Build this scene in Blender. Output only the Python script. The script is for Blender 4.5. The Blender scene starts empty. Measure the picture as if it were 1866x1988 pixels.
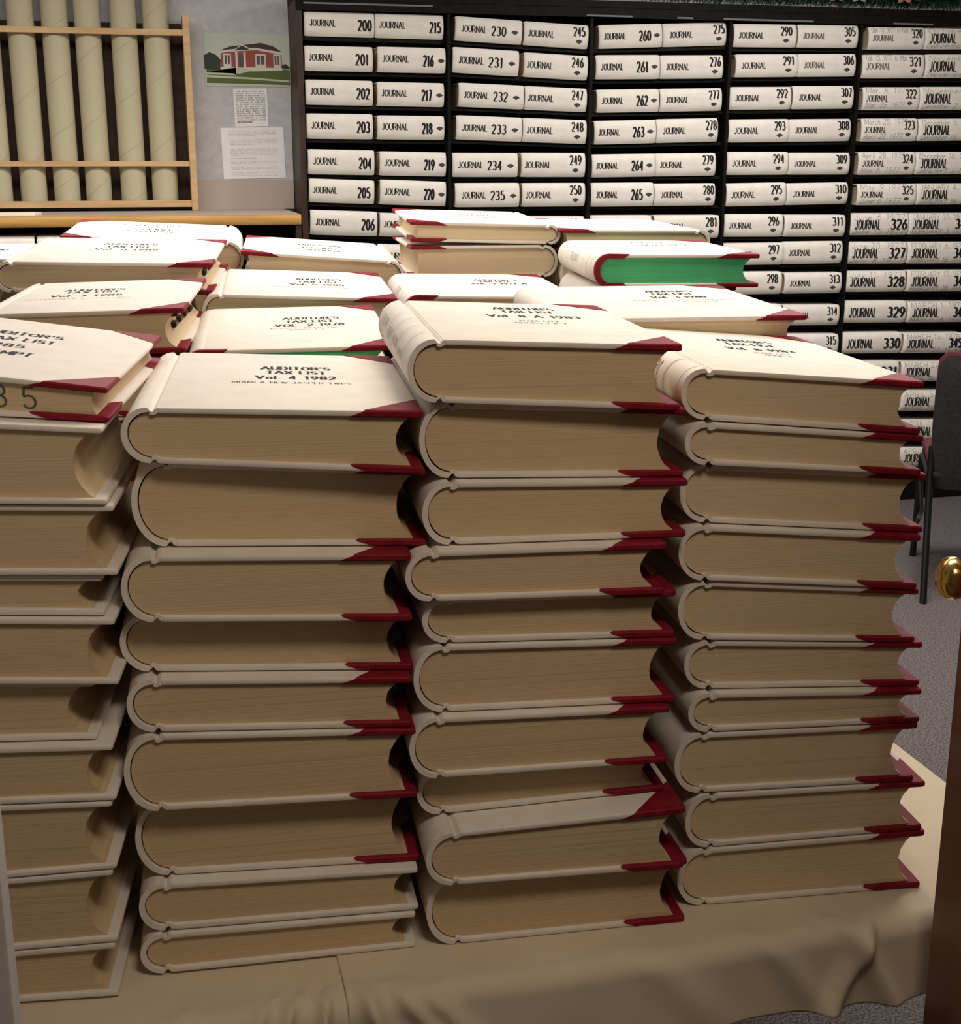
import bpy, bmesh, math, random
from mathutils import Vector, Matrix
random.seed(7)
S = bpy.context.scene
COL = S.collection
rad = math.radians

# ------------------------------------------------------------------ camera
IW, IH, FPX, HOR, PSI, CAMZ = 1866, 1988, 2600.0, 315.0, rad(13.9), 1.58
PITCH = math.atan((IH / 2 - HOR) / FPX)
cam_d = bpy.data.cameras.new('camera')
cam = bpy.data.objects.new('camera', cam_d)
COL.objects.link(cam)
cam_d.sensor_fit = 'VERTICAL'
cam_d.sensor_height = 36.0
cam_d.sensor_width = 36.0
cam_d.lens = FPX * 36.0 / IH
cam_d.clip_start = 0.02
cam.location = (0, 0, CAMZ)
cam.rotation_euler = (math.pi / 2 - PITCH, 0, -PSI)
S.camera = cam

# ------------------------------------------------------------------ light
S.view_settings.view_transform = 'Standard'
S.view_settings.look = 'None'
S.view_settings.exposure = 0.0
S.view_settings.gamma = 1.0
S.view_settings.use_curve_mapping = False
world = bpy.data.worlds.new('world')
S.world = world
world.use_nodes = True
bg = world.node_tree.nodes['Background']
bg.inputs[0].default_value = (1.0, 0.84, 0.66, 1)
bg.inputs[1].default_value = 0.04

def area(name, loc, size, power, color, rot=(0, 0, 0)):
    d = bpy.data.lights.new(name, 'AREA')
    d.shape = 'RECTANGLE'
    d.size, d.size_y = size
    d.energy = power
    d.color = color
    o = bpy.data.objects.new(name, d)
    o.location = loc
    o.rotation_euler = rot
    COL.objects.link(o)
    return o

WARM = (1.0, 0.90, 0.79)
area('table_ceiling_lamp', (0.95, 1.85, 2.68), (1.2, 0.6), 19, WARM)
area('middle_ceiling_lamp', (0.9, 3.2, 2.68), (2.4, 0.6), 27, (1.0, 0.93, 0.86))
area('shelf_ceiling_lamp', (2.5, 4.1, 2.68), (1.2, 0.6), 56, (1.0, 0.95, 0.90))
area('counter_ceiling_lamp', (-0.3, 4.0, 2.68), (1.6, 0.6), 48, (1.0, 0.95, 0.90))
area('hall_ceiling_lamp', (0.42, 0.20, 2.5), (0.45, 0.4), 13, (1.0, 0.85, 0.68))

# ------------------------------------------------------------------ pixel rays: where a thing seen in the photo stands in the room
_cp, _sp = math.cos(PITCH), math.sin(PITCH)
HF = Vector((math.sin(PSI), math.cos(PSI), 0))
CR = Vector((math.cos(PSI), -math.sin(PSI), 0))
CF = HF * _cp + Vector((0, 0, -_sp))
CU = CR.cross(CF)
CO = Vector((0, 0, CAMZ))

def ray(x, y):
    return CF * FPX + CR * (x - IW / 2) - CU * (y - IH / 2)

def at_z(x, y, z):
    d = ray(x, y)
    return CO + d * ((z - CAMZ) / d.z)

def at_y(x, y, Y):
    d = ray(x, y)
    return CO + d * (Y / d.y)

def at_d(x, y, dist):
    d = ray(x, y)
    return CO + d * (dist / d.dot(HF))

def on_plane(x, y, p, n):
    d = ray(x, y)
    return CO + d * ((p - CO).dot(n) / d.dot(n))

# ------------------------------------------------------------------ materials
def nt(name):
    m = bpy.data.materials.new(name)
    m.use_nodes = True
    t = m.node_tree
    return m, t, t.nodes['Principled BSDF']

def N(t, typ, **kw):
    n = t.nodes.new(typ)
    for k, v in kw.items():
        setattr(n, k, v)
    return n

def noise_mat(name, c1, c2, scale=(20, 20, 20), rough=0.8, detail=4, bump=0.0, lo=0.35, hi=0.65, bscale=None, spec=0.3, coord='Object', metal=0.0):
    m, t, b = nt(name)
    tc = N(t, 'ShaderNodeTexCoord')
    mp = N(t, 'ShaderNodeMapping')
    mp.inputs['Scale'].default_value = scale
    t.links.new(tc.outputs[coord], mp.inputs['Vector'])
    n = N(t, 'ShaderNodeTexNoise')
    n.inputs['Scale'].default_value = 1.0
    n.inputs['Detail'].default_value = detail
    t.links.new(mp.outputs[0], n.inputs['Vector'])
    r = N(t, 'ShaderNodeValToRGB')
    r.color_ramp.elements[0].position = lo
    r.color_ramp.elements[1].position = hi
    r.color_ramp.elements[0].color = (*c1, 1)
    r.color_ramp.elements[1].color = (*c2, 1)
    t.links.new(n.outputs['Fac'], r.inputs['Fac'])
    t.links.new(r.outputs['Color'], b.inputs['Base Color'])
    b.inputs['Roughness'].default_value = rough
    b.inputs['Metallic'].default_value = metal
    b.inputs['Specular IOR Level'].default_value = spec
    if bump:
        n2 = n
        if bscale:
            mp2 = N(t, 'ShaderNodeMapping')
            mp2.inputs['Scale'].default_value = bscale
            t.links.new(tc.outputs[coord], mp2.inputs['Vector'])
            n2 = N(t, 'ShaderNodeTexNoise')
            n2.inputs['Scale'].default_value = 1.0
            n2.inputs['Detail'].default_value = 2
            t.links.new(mp2.outputs[0], n2.inputs['Vector'])
        bp = N(t, 'ShaderNodeBump')
        bp.inputs['Strength'].default_value = bump
        bp.inputs['Distance'].default_value = 0.002
        t.links.new(n2.outputs['Fac'], bp.inputs['Height'])
        t.links.new(bp.outputs[0], b.inputs['Normal'])
    return m

M = {}
M['cream'] = noise_mat('cream_book_cloth', (0.75, 0.685, 0.61), (0.80, 0.74, 0.67), (25, 25, 25), 0.75, 5, 0.12, bscale=(900, 900, 900))
M['journal'] = noise_mat('white_journal_cloth', (0.70, 0.66, 0.59), (0.78, 0.745, 0.68), (14, 14, 30), 0.7, 5, 0.1, bscale=(700, 700, 700))
M['red'] = noise_mat('red_leather', (0.185, 0.009, 0.018), (0.245, 0.014, 0.026), (60, 60, 60), 0.55, 4, 0.2, bscale=(350, 350, 350), spec=0.1)
def page_mat(name, c1, c2, c3):
    m, t, b = nt(name)
    tc = N(t, 'ShaderNodeTexCoord')
    def strip(sc, det):
        mp = N(t, 'ShaderNodeMapping')
        mp.inputs['Scale'].default_value = sc
        t.links.new(tc.outputs['Object'], mp.inputs['Vector'])
        n = N(t, 'ShaderNodeTexNoise')
        n.inputs['Scale'].default_value = 1.0
        n.inputs['Detail'].default_value = det
        t.links.new(mp.outputs[0], n.inputs['Vector'])
        return n
    a = strip((0.7, 0.7, 640), 2)
    g = strip((0.35, 0.35, 210), 2)
    w = strip((9, 9, 14), 3)
    ra = N(t, 'ShaderNodeValToRGB')
    ra.color_ramp.elements[0].position, ra.color_ramp.elements[1].position = 0.36, 0.58
    ra.color_ramp.elements[0].color, ra.color_ramp.elements[1].color = (*c1, 1), (*c2, 1)
    t.links.new(a.outputs['Fac'], ra.inputs['Fac'])
    rg = N(t, 'ShaderNodeValToRGB')
    rg.color_ramp.elements[0].position, rg.color_ramp.elements[1].position = 0.30, 0.44
    rg.color_ramp.elements[0].color, rg.color_ramp.elements[1].color = (0.80, 0.78, 0.75, 1), (1, 1, 1, 1)
    t.links.new(g.outputs['Fac'], rg.inputs['Fac'])
    m1 = N(t, 'ShaderNodeMixRGB', blend_type='MULTIPLY')
    m1.inputs[0].default_value = 0.8
    t.links.new(ra.outputs[0], m1.inputs[1])
    t.links.new(rg.outputs[0], m1.inputs[2])
    rw = N(t, 'ShaderNodeValToRGB')
    rw.color_ramp.elements[0].position, rw.color_ramp.elements[1].position = 0.3, 0.75
    rw.color_ramp.elements[0].color, rw.color_ramp.elements[1].color = (0, 0, 0, 1), (0.45, 0.45, 0.45, 1)
    t.links.new(w.outputs['Fac'], rw.inputs['Fac'])
    m2 = N(t, 'ShaderNodeMixRGB')
    t.links.new(rw.outputs[0], m2.inputs[0])
    t.links.new(m1.outputs[0], m2.inputs[1])
    m2.inputs[2].default_value = (*c3, 1)
    t.links.new(m2.outputs[0], b.inputs['Base Color'])
    b.inputs['Roughness'].default_value = 0.85
    b.inputs['Specular IOR Level'].default_value = 0.15
    bp = N(t, 'ShaderNodeBump')
    bp.inputs['Strength'].default_value = 0.35
    bp.inputs['Distance'].default_value = 0.001
    t.links.new(a.outputs['Fac'], bp.inputs['Height'])
    t.links.new(bp.outputs[0], b.inputs['Normal'])
    return m
M['page'] = page_mat('aged_page_edges', (0.60, 0.45, 0.275), (0.665, 0.515, 0.325), (0.65, 0.49, 0.29))
M['page2'] = page_mat('pale_page_edges', (0.63, 0.495, 0.325), (0.70, 0.56, 0.375), (0.68, 0.535, 0.335))
M['green'] = page_mat('green_page_edges', (0.085, 0.52, 0.22), (0.115, 0.60, 0.27), (0.10, 0.56, 0.25))
def flat(name, c, rough=0.8, spec=0.2, metal=0.0):
    m, t, b = nt(name)
    b.inputs['Base Color'].default_value = (*c, 1)
    b.inputs['Roughness'].default_value = rough
    b.inputs['Specular IOR Level'].default_value = spec
    b.inputs['Metallic'].default_value = metal
    return m
M['ink'] = flat('black_ink', (0.016, 0.015, 0.015))
M['softink'] = flat('worn_grey_ink', (0.10, 0.095, 0.09))
M['emblem'] = flat('grey_emblem_ink', (0.06, 0.06, 0.055))
M['pencil'] = flat('grey_pencil', (0.24, 0.225, 0.20))
M['greenink'] = flat('green_ink', (0.02, 0.22, 0.14))
M['blackmetal'] = noise_mat('black_shelf_metal', (0.0035, 0.003, 0.0025), (0.007, 0.0055, 0.0045), (30, 30, 30), 0.6, 3, spec=0.12)
M['brownmetal'] = noise_mat('dark_brown_panel', (0.02, 0.009, 0.006), (0.05, 0.022, 0.014), (40, 40, 8), 0.5, 5, spec=0.35)
M['steel'] = flat('bare_steel', (0.16, 0.16, 0.16), 0.6, 0.3)
M['oak'] = noise_mat('light_oak', (0.50, 0.32, 0.15), (0.62, 0.43, 0.23), (4, 40, 40), 0.55, 5, 0.1)
M['gold_oak'] = noise_mat('golden_oak_edge', (0.42, 0.22, 0.055), (0.55, 0.31, 0.09), (4, 50, 50), 0.38, 5, spec=0.4)
M['darkwood'] = noise_mat('dark_cabinet_inside', (0.022, 0.011, 0.007), (0.045, 0.022, 0.013), (8, 8, 30), 0.7, 4)
M['lam'] = noise_mat('pink_beige_laminate', (0.42, 0.345, 0.30), (0.48, 0.40, 0.345), (260, 260, 260), 0.5, 2)
M['wall'] = noise_mat('grey_blue_fabric_panel', (0.46, 0.46, 0.475), (0.54, 0.54, 0.55), (26, 26, 26), 0.95, 8, 0.3, bscale=(500, 500, 500), spec=0.1)
M['tube'] = noise_mat('cream_cardboard', (0.47, 0.425, 0.285), (0.51, 0.465, 0.32), (300, 300, 300), 0.8, 5, 0.05)
M['seam'] = flat('cardboard_seam', (0.34, 0.29, 0.17))
M['carpet'] = noise_mat('grey_purple_carpet', (0.055, 0.048, 0.05), (0.18, 0.16, 0.16), (190, 190, 190), 0.95, 5, 0.8, 0.38, 0.62, spec=0.1)
M['cloth'] = noise_mat('beige_tablecloth', (0.66, 0.555, 0.42), (0.71, 0.605, 0.465), (9, 9, 9), 0.92, 4, 0.12, bscale=(800, 800, 800), spec=0.1)
M['laminate_top'] = flat('table_laminate', (0.2, 0.14, 0.09), 0.5)
M['door'] = noise_mat('brown_door_veneer', (0.16, 0.052, 0.018), (0.22, 0.078, 0.028), (14, 14, 1.6), 0.42, 5, 0.05, spec=0.4)
M['brass'] = flat('polished_brass', (0.83, 0.58, 0.18), 0.16, 0.5, 1.0)
M['paint'] = noise_mat('white_trim_paint', (0.50, 0.48, 0.46), (0.56, 0.54, 0.52), (10, 10, 10), 0.6, 3)
M['plaster'] = noise_mat('pale_wall_paint', (0.50, 0.44, 0.36), (0.54, 0.48, 0.40), (6, 6, 6), 0.9, 3)
M['tile'] = noise_mat('white_ceiling_tile', (0.62, 0.60, 0.56), (0.72, 0.70, 0.66), (30, 30, 30), 0.95, 4)
M['maroon'] = noise_mat('maroon_upholstery', (0.075, 0.016, 0.026), (0.13, 0.03, 0.045), (160, 160, 160), 0.95, 4, 0.2)
M['charcoal'] = noise_mat('charcoal_back_shell', (0.018, 0.016, 0.016), (0.032, 0.028, 0.027), (80, 80, 80), 0.7, 4)
M['black'] = flat('black_tube_steel', (0.006, 0.006, 0.006), 0.4, 0.4)
M['paper'] = noise_mat('white_paper', (0.80, 0.80, 0.82), (0.84, 0.84, 0.86), (20, 20, 20), 0.8, 3)
M['tab'] = flat('dark_brown_index_tab', (0.035, 0.017, 0.010), 0.5)
M['stain'] = flat('pink_stain', (0.55, 0.25, 0.23))

# ------------------------------------------------------------------ object helpers
def mesh_obj(name, verts, faces, mat, parent=None, smooth=False, mats=None, fm=None):
    me = bpy.data.meshes.new(name)
    me.from_pydata([tuple(v) for v in verts], [], faces)
    for mm in (mats or [mat]):
        me.materials.append(mm)
    if fm:
        for p, i in zip(me.polygons, fm):
            p.material_index = i
    if smooth:
        for p in me.polygons:
            p.use_smooth = True
        try:
            me.set_sharp_from_angle(angle=rad(38))
        except Exception:
            pass
    me.update()
    o = bpy.data.objects.new(name, me)
    COL.objects.link(o)
    if parent is not None:
        o.parent = parent
    return o

def tag(o, label, cat=None, group=None, kind=None):
    if label: o['label'] = label
    if cat: o['category'] = cat
    if group: o['group'] = group
    if kind: o['kind'] = kind
    return o

def empty(name, loc, rz=0.0, label=None, cat=None, group=None):
    o = bpy.data.objects.new(name, None)
    o.empty_display_size = 0.05
    o.location = loc
    o.rotation_euler = (0, 0, rz)
    COL.objects.link(o)
    return tag(o, label, cat, group)

class MB:
    """collects shapes into one mesh"""
    def __init__(s): s.v, s.f, s.m = [], [], []
    def add(s, v, f, mi=0):
        k = len(s.v)
        s.v += [tuple(q) for q in v]
        s.f += [tuple(i + k for i in q) for q in f]
        s.m += [mi] * len(f)
        return s
    def box(s, x0, x1, y0, y1, z0, z1, mi=0, bev=0.0):
        if bev <= 0:
            v = [(x0,y0,z0),(x1,y0,z0),(x1,y1,z0),(x0,y1,z0),(x0,y0,z1),(x1,y0,z1),(x1,y1,z1),(x0,y1,z1)]
            f = [(0,3,2,1),(4,5,6,7),(0,1,5,4),(1,2,6,5),(2,3,7,6),(3,0,4,7)]
            return s.add(v, f, mi)
        bm = bmesh.new()
        bmesh.ops.create_cube(bm, size=1.0, matrix=Matrix.Translation(((x0+x1)/2,(y0+y1)/2,(z0+z1)/2)) @ Matrix.Diagonal((x1-x0, y1-y0, z1-z0, 1)))
        bmesh.ops.bevel(bm, geom=bm.edges[:], offset=bev, segments=2, affect='EDGES', profile=0.6)
        bm.verts.index_update()
        s.add([q.co[:] for q in bm.verts], [[q.index for q in fc.verts] for fc in bm.faces], mi)
        bm.free()
        return s
    def tube(s, pts, r, n=12, mi=0, cap=True):
        pts = [Vector(p) for p in pts]
        rs = r if isinstance(r, (list, tuple)) else [r] * len(pts)
        v, f = [], []
        up = None
        for i, p in enumerate(pts):
            a = pts[max(i-1, 0)]; b = pts[min(i+1, len(pts)-1)]
            d = (b - a).normalized()
            if up is None:
                up = Vector((0,0,1)) if abs(d.z) < 0.9 else Vector((1,0,0))
            e1 = (up - d * up.dot(d)).normalized(); e2 = d.cross(e1); up = e1
            for k in range(n):
                t = 2*math.pi*k/n
                v.append(p + (e1*math.cos(t) + e2*math.sin(t)) * rs[i])
        for i in range(len(pts)-1):
            for k in range(n):
                k2 = (k+1) % n
                f.append((i*n+k, i*n+k2, (i+1)*n+k2, (i+1)*n+k))
        if cap:
            f.append(tuple(range(n-1, -1, -1)))
            f.append(tuple((len(pts)-1)*n + k for k in range(n)))
        return s.add(v, f, mi)
    def lathe(s, prof, n=24, mi=0, axis='z', org=(0,0,0)):
        v, f = [], []
        for (r, h) in prof:
            for k in range(n):
                t = 2*math.pi*k/n
                a, b = r*math.cos(t), r*math.sin(t)
                q = (a, b, h) if axis == 'z' else ((h, a, b) if axis == 'x' else (a, h, b))
                v.append((q[0]+org[0], q[1]+org[1], q[2]+org[2]))
        for i in range(len(prof)-1):
            for k in range(n):
                k2 = (k+1) % n
                f.append((i*n+k, i*n+k2, (i+1)*n+k2, (i+1)*n+k))
        f.append(tuple(range(n-1,-1,-1))); f.append(tuple((len(prof)-1)*n+k for k in range(n)))
        return s.add(v, f, mi)
    def prism_y(s, prof, ys, mi=0, fn=None):
        """closed (x,z) outline pushed along y"""
        n = len(prof); v, f = [], []
        for j, y in enumerate(ys):
            for (x, z) in prof:
                v.append(fn(x, y, z, j) if fn else (x, y, z))
        for j in range(len(ys)-1):
            for k in range(n):
                k2 = (k+1) % n
                f.append((j*n+k, j*n+k2, (j+1)*n+k2, (j+1)*n+k))
        f.append(tuple(range(n-1,-1,-1))); f.append(tuple((len(ys)-1)*n+k for k in range(n)))
        return s.add(v, f, mi)
    def slab(s, poly, z0, z1, bev, mi=0):
        """flat outline (x,y) with softened edges; poly counter-clockwise"""
        n = len(poly)
        P = [Vector(p) for p in poly]
        def inset(d):
            out = []
            for i in range(n):
                a, b, c = P[i-1], P[i], P[(i+1) % n]
                e1 = (b-a).normalized(); e2 = (c-b).normalized()
                n1 = Vector((-e1.y, e1.x)); n2 = Vector((-e2.y, e2.x))
                m = (n1+n2); l = m.length
                m = m / l if l > 1e-6 else n1
                k = max(m.dot(n1), 0.35)
                out.append(b + m * (d/k))
            return out
        v, f = [], []
        rings = [(bev, z0), (bev*0.3, z0+bev*0.3), (0, z0+bev), (0, z1-bev), (bev*0.3, z1-bev*0.3), (bev, z1)]
        for d, z in rings:
            for q in inset(d):
                v.append((q.x, q.y, z))
        for j in range(len(rings)-1):
            for k in range(n):
                k2 = (k+1) % n
                f.append((j*n+k, j*n+k2, (j+1)*n+k2, (j+1)*n+k))
        f.append(tuple(range(n-1,-1,-1))); f.append(tuple((len(rings)-1)*n+k for k in range(n)))
        return s.add(v, f, mi)
    def warp(s, fn):
        s.v = [fn(*q) for q in s.v]
        return s
    def build(s, name, mat, parent=None, smooth=False, mats=None):
        return mesh_obj(name, s.v, s.f, mat, parent, smooth, mats, s.m if mats else None)

# ------------------------------------------------------------------ lettering drawn as strokes
def arc(cx, cy, rx, ry, a0, a1, n=7):
    return [(cx + rx*math.cos(rad(a0+(a1-a0)*i/n)), cy + ry*math.sin(rad(a0+(a1-a0)*i/n))) for i in range(n+1)]
def O_(w): return [arc(w/2, .5, w/2, .5, 90, 450, 16)]
G = {
 'A': (.8, [[(0,0),(.4,1),(.8,0)],[(.16,.34),(.64,.34)]]),
 'B': (.66, [[(0,0),(0,1)],[(0,1)]+arc(.36,.76,.26,.24,90,-90)+[(0,.52)],[(0,.52)]+arc(.38,.26,.28,.26,90,-90)+[(0,0)]]),
 'C': (.7, [arc(.38,.5,.38,.5,45,315,12)]),
 'D': (.7, [[(0,0),(0,1)],[(0,1)]+arc(.3,.5,.4,.5,90,-90,9)+[(0,0)]]),
 'E': (.6, [[(0,0),(0,1)],[(0,1),(.58,1)],[(0,.52),(.45,.52)],[(0,0),(.6,0)]]),
 'F': (.58, [[(0,0),(0,1)],[(0,1),(.58,1)],[(0,.52),(.45,.52)]]),
 'G': (.72, [arc(.38,.5,.38,.5,45,315,12)+[(.68,.42),(.45,.42)]]),
 'H': (.7, [[(0,0),(0,1)],[(.7,0),(.7,1)],[(0,.5),(.7,.5)]]),
 'I': (.12, [[(.06,0),(.06,1)]]),
 'J': (.5, [[(.42,1),(.42,.25)]+arc(.22,.22,.2,.22,0,-180,6)]),
 'K': (.68, [[(0,0),(0,1)],[(.66,1),(0,.4)],[(.22,.6),(.68,0)]]),
 'L': (.56, [[(0,1),(0,0),(.56,0)]]),
 'M': (.86, [[(0,0),(0,1),(.43,.2),(.86,1),(.86,0)]]),
 'N': (.72, [[(0,0),(0,1),(.72,0),(.72,1)]]),
 'O': (.76, O_(.76)),
 'P': (.64, [[(0,0),(0,1)],[(0,1)]+arc(.36,.74,.28,.26,90,-90)+[(0,.48)]]),
 'Q': (.76, O_(.76)+[[(.45,.25),(.78,-.08)]]),
 'R': (.68, [[(0,0),(0,1)],[(0,1)]+arc(.36,.75,.28,.25,90,-90)+[(0,.5)],[(.34,.5),(.68,0)]]),
 'S': (.62, [arc(.31,.75,.29,.25,40,270,8)+arc(.31,.25,.31,.25,90,-140,8)]),
 'T': (.66, [[(0,1),(.66,1)],[(.33,1),(.33,0)]]),
 'U': (.7, [[(0,1),(0,.3)]+arc(.35,.3,.35,.3,180,360,8)+[(.7,1)]]),
 'V': (.76, [[(0,1),(.38,0),(.76,1)]]),
 'W': (1.0, [[(0,1),(.26,0),(.5,.8),(.74,0),(1,1)]]),
 'X': (.74, [[(0,0),(.74,1)],[(0,1),(.74,0)]]),
 'Y': (.72, [[(0,1),(.36,.48),(.72,1)],[(.36,.48),(.36,0)]]),
 '0': (.56, O_(.56)), '1': (.36, [[(.02,.8),(.2,1),(.2,0)]]),
 '2': (.56, [arc(.28,.72,.27,.28,165,-25,9)+[(0,0),(.56,0)]]),
 '3': (.56, [arc(.27,.75,.25,.25,150,-90,8)+arc(.27,.26,.29,.26,90,-150,8)]),
 '4': (.6, [[(.44,0),(.44,1),(0,.28),(.6,.28)]]),
 '5': (.56, [[(.5,1),(.08,1),(.04,.55)]+arc(.27,.31,.29,.31,120,-150,9)]),
 '6': (.56, [[(.46,1),(.12,.6)]+arc(.28,.3,.28,.3,150,510,14)]),
 '7': (.54, [[(0,1),(.54,1),(.18,0)]]),
 '8': (.56, [arc(.28,.76,.24,.24,-90,270,12)+arc(.28,.26,.28,.26,90,450,12)]),
 '9': (.56, [arc(.28,.7,.28,.3,0,360,14)+[(.56,.6),(.2,0)]]),
 '.': (.12, [[(.0,.05),(.12,.05)]]), ',': (.14, [[(.1,.08),(.02,-.14)]]), "'": (.1, [[(.05,1),(.05,.74)]]),
 '-': (.34, [[(0,.45),(.34,.45)]]), '&': (.72, [[(.7,0),(.16,.7)]+arc(.3,.8,.17,.2,200,-30,7)+[(.1,.35)]+arc(.28,.22,.26,.22,150,370,8)]),
 ' ': (.36, []),
 'a': (.46, [arc(.22,.28,.22,.28,20,380,12),[(.46,.56),(.46,0)]]), 'b': (.46, [[(0,1),(0,0)],arc(.23,.28,.23,.28,180,540,12)]),
 'c': (.42, [arc(.22,.28,.22,.28,45,315,9)]), 'd': (.46, [[(.46,1),(.46,0)],arc(.23,.28,.23,.28,0,360,12)]),
 'e': (.44, [[(0,.28),(.44,.28)]+arc(.22,.28,.22,.28,0,300,10)]), 'h': (.42, [[(0,1),(0,0)],[(0,.35)]+arc(.21,.36,.21,.2,180,0,6)+[(.42,0)]]),
 'i': (.1, [[(.05,.55),(.05,0)],[(.05,.75),(.05,.82)]]), 'l': (.1, [[(.05,1),(.05,0)]]),
 'm': (.66, [[(0,.56),(0,0)],[(0,.36)]+arc(.165,.38,.165,.18,180,0,5)+[(.33,0)],[(.33,.36)]+arc(.495,.38,.165,.18,180,0,5)+[(.66,0)]]),
 'n': (.42, [[(0,.56),(0,0)],[(0,.35)]+arc(.21,.36,.21,.2,180,0,6)+[(.42,0)]]), 'o': (.46, [arc(.23,.28,.23,.28,0,360,12)]),
 'p': (.46, [[(0,.56),(0,-.3)],arc(.23,.28,.23,.28,180,540,12)]), 'r': (.3, [[(0,.56),(0,0)],[(0,.34)]+arc(.2,.34,.2,.22,180,60,4)]),
 't': (.32, [[(.14,.85),(.14,0)],[(0,.56),(.32,.56)]]), 'u': (.42, [[(0,.56),(0,.2)]+arc(.21,.2,.21,.2,180,360,6)+[(.42,.56)]]),
 'v': (.42, [[(0,.56),(.21,0),(.42,.56)]]), 'y': (.42, [[(0,.56),(.22,0)],[(.42,.56),(.1,-.3)]]),
}
def text2d(s, width, height, hx=.06, hy=.035, serif=0.0, gap=.2, slant=0.0, cx=0.0, cy=0.0, sub=False):
    """flat lettering centred on (cx,cy), squeezed into width x height; hx, hy: half stroke width of upright and level strokes, as a share of the cap height"""
    glyphs, x = [], 0.0
    for ch in s:
        w, st = G[ch]
        glyphs.append((x, st))
        x += w + gap
    total = max(x - gap, .1)
    v, f = [], []
    kx = width / total
    ax = hx * height / kx      # stroke width stays the same after squeezing
    def ribbon(pts):
        P = [Vector(p) for p in pts]
        if sub:
            Q = [P[0]]
            for p in P[1:]:
                m = max(1, int((p - Q[-1]).length/.13))
                a0 = Q[-1]
                Q += [a0 + (p-a0)*(i/m) for i in range(1, m+1)]
            P = Q
        P = [p for i, p in enumerate(P) if i == 0 or (p - P[i-1]).length > 1e-4]
        if len(P) < 2: return
        for i in range(1, len(P)-1):
            e1 = Vector(((P[i].x-P[i-1].x)*kx, (P[i].y-P[i-1].y)*height)).normalized()
            e2 = Vector(((P[i+1].x-P[i].x)*kx, (P[i+1].y-P[i].y)*height)).normalized()
            if e1.dot(e2) < .35:
                ribbon(P[:i+1]); ribbon(P[i:]); return
        base = len(v)
        for i, p in enumerate(P):
            d1 = (P[i]-P[i-1]) if i else (P[1]-P[0])
            d2 = (P[i+1]-P[i]) if i < len(P)-1 else d1
            d1 = Vector((d1.x*kx, d1.y*height)).normalized(); d2 = Vector((d2.x*kx, d2.y*height)).normalized()
            n1 = Vector((-d1.y, d1.x)); n2 = Vector((-d2.y, d2.x))
            m = n1 + n2
            m = m.normalized() if m.length > .3 else n1
            k = max(m.dot(n1), .55)
            o = Vector((m.x*ax/k, m.y*hy/k))
            v.append((p.x+o.x, p.y+o.y)); v.append((p.x-o.x, p.y-o.y))
        for i in range(len(P)-1):
            a = base+2*i
            f.append((a, a+1, a+3, a+2))
    for x0, st in glyphs:
        for pl in st:
            ribbon([(x0+p[0], p[1]) for p in pl])
            if serif > 0:
                for e, q in ((pl[0], pl[1]), (pl[-1], pl[-2])):
                    if e[1] in (0, 1) and abs(q[1]-e[1]) > .3:
                        sw = serif * height / kx
                        ribbon([(x0+e[0]-sw, e[1]), (x0+e[0]+sw, e[1])])
    out = []
    for (px, py) in v:
        X = px*kx - width/2; Y = (py-.5)*height
        out.append((cx + X + slant*Y, cy + Y))
    return out, f

# ================================================================== STRUCTURE
WALL_Y = 6.06
def struct(o, kind='structure'):
    o['kind'] = kind
    return o
struct(MB().box(-3.2, 5.2, -0.0 - 1.6, 6.3, -0.05, 0.0).build('floor', M['carpet']))
struct(MB().box(-3.2, 5.2, WALL_Y, WALL_Y + 0.1, 0.0, 2.75).build('wall_back', M['wall']))
struct(MB().box(-3.2, 5.2, 0.72, 6.3, 2.75, 2.80).build('ceiling', M['tile']))
struct(MB().box(-3.3, -3.2, 0.72, 6.3, 0.0, 2.75).build('wall_left', M['plaster']))
struct(MB().box(5.2, 5.3, 0.72, 6.3, 0.0, 2.75).build('wall_right', M['plaster']))

# ================================================================== LEDGERS
TABLE_Z = 0.70
CREAM, STYLE_B = 'A', 'B'

def rounded_rect(x0, x1, y0, y1, r, n=3):
    P = []
    for cx, cy, a in ((x1-r, y0+r, -90), (x1-r, y1-r, 0), (x0+r, y1-r, 90), (x0+r, y0+r, 180)):
        for i in range(n+1):
            t = rad(a + 90*i/n)
            P.append((cx + r*math.cos(t), cy + r*math.sin(t)))
    return P

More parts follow.
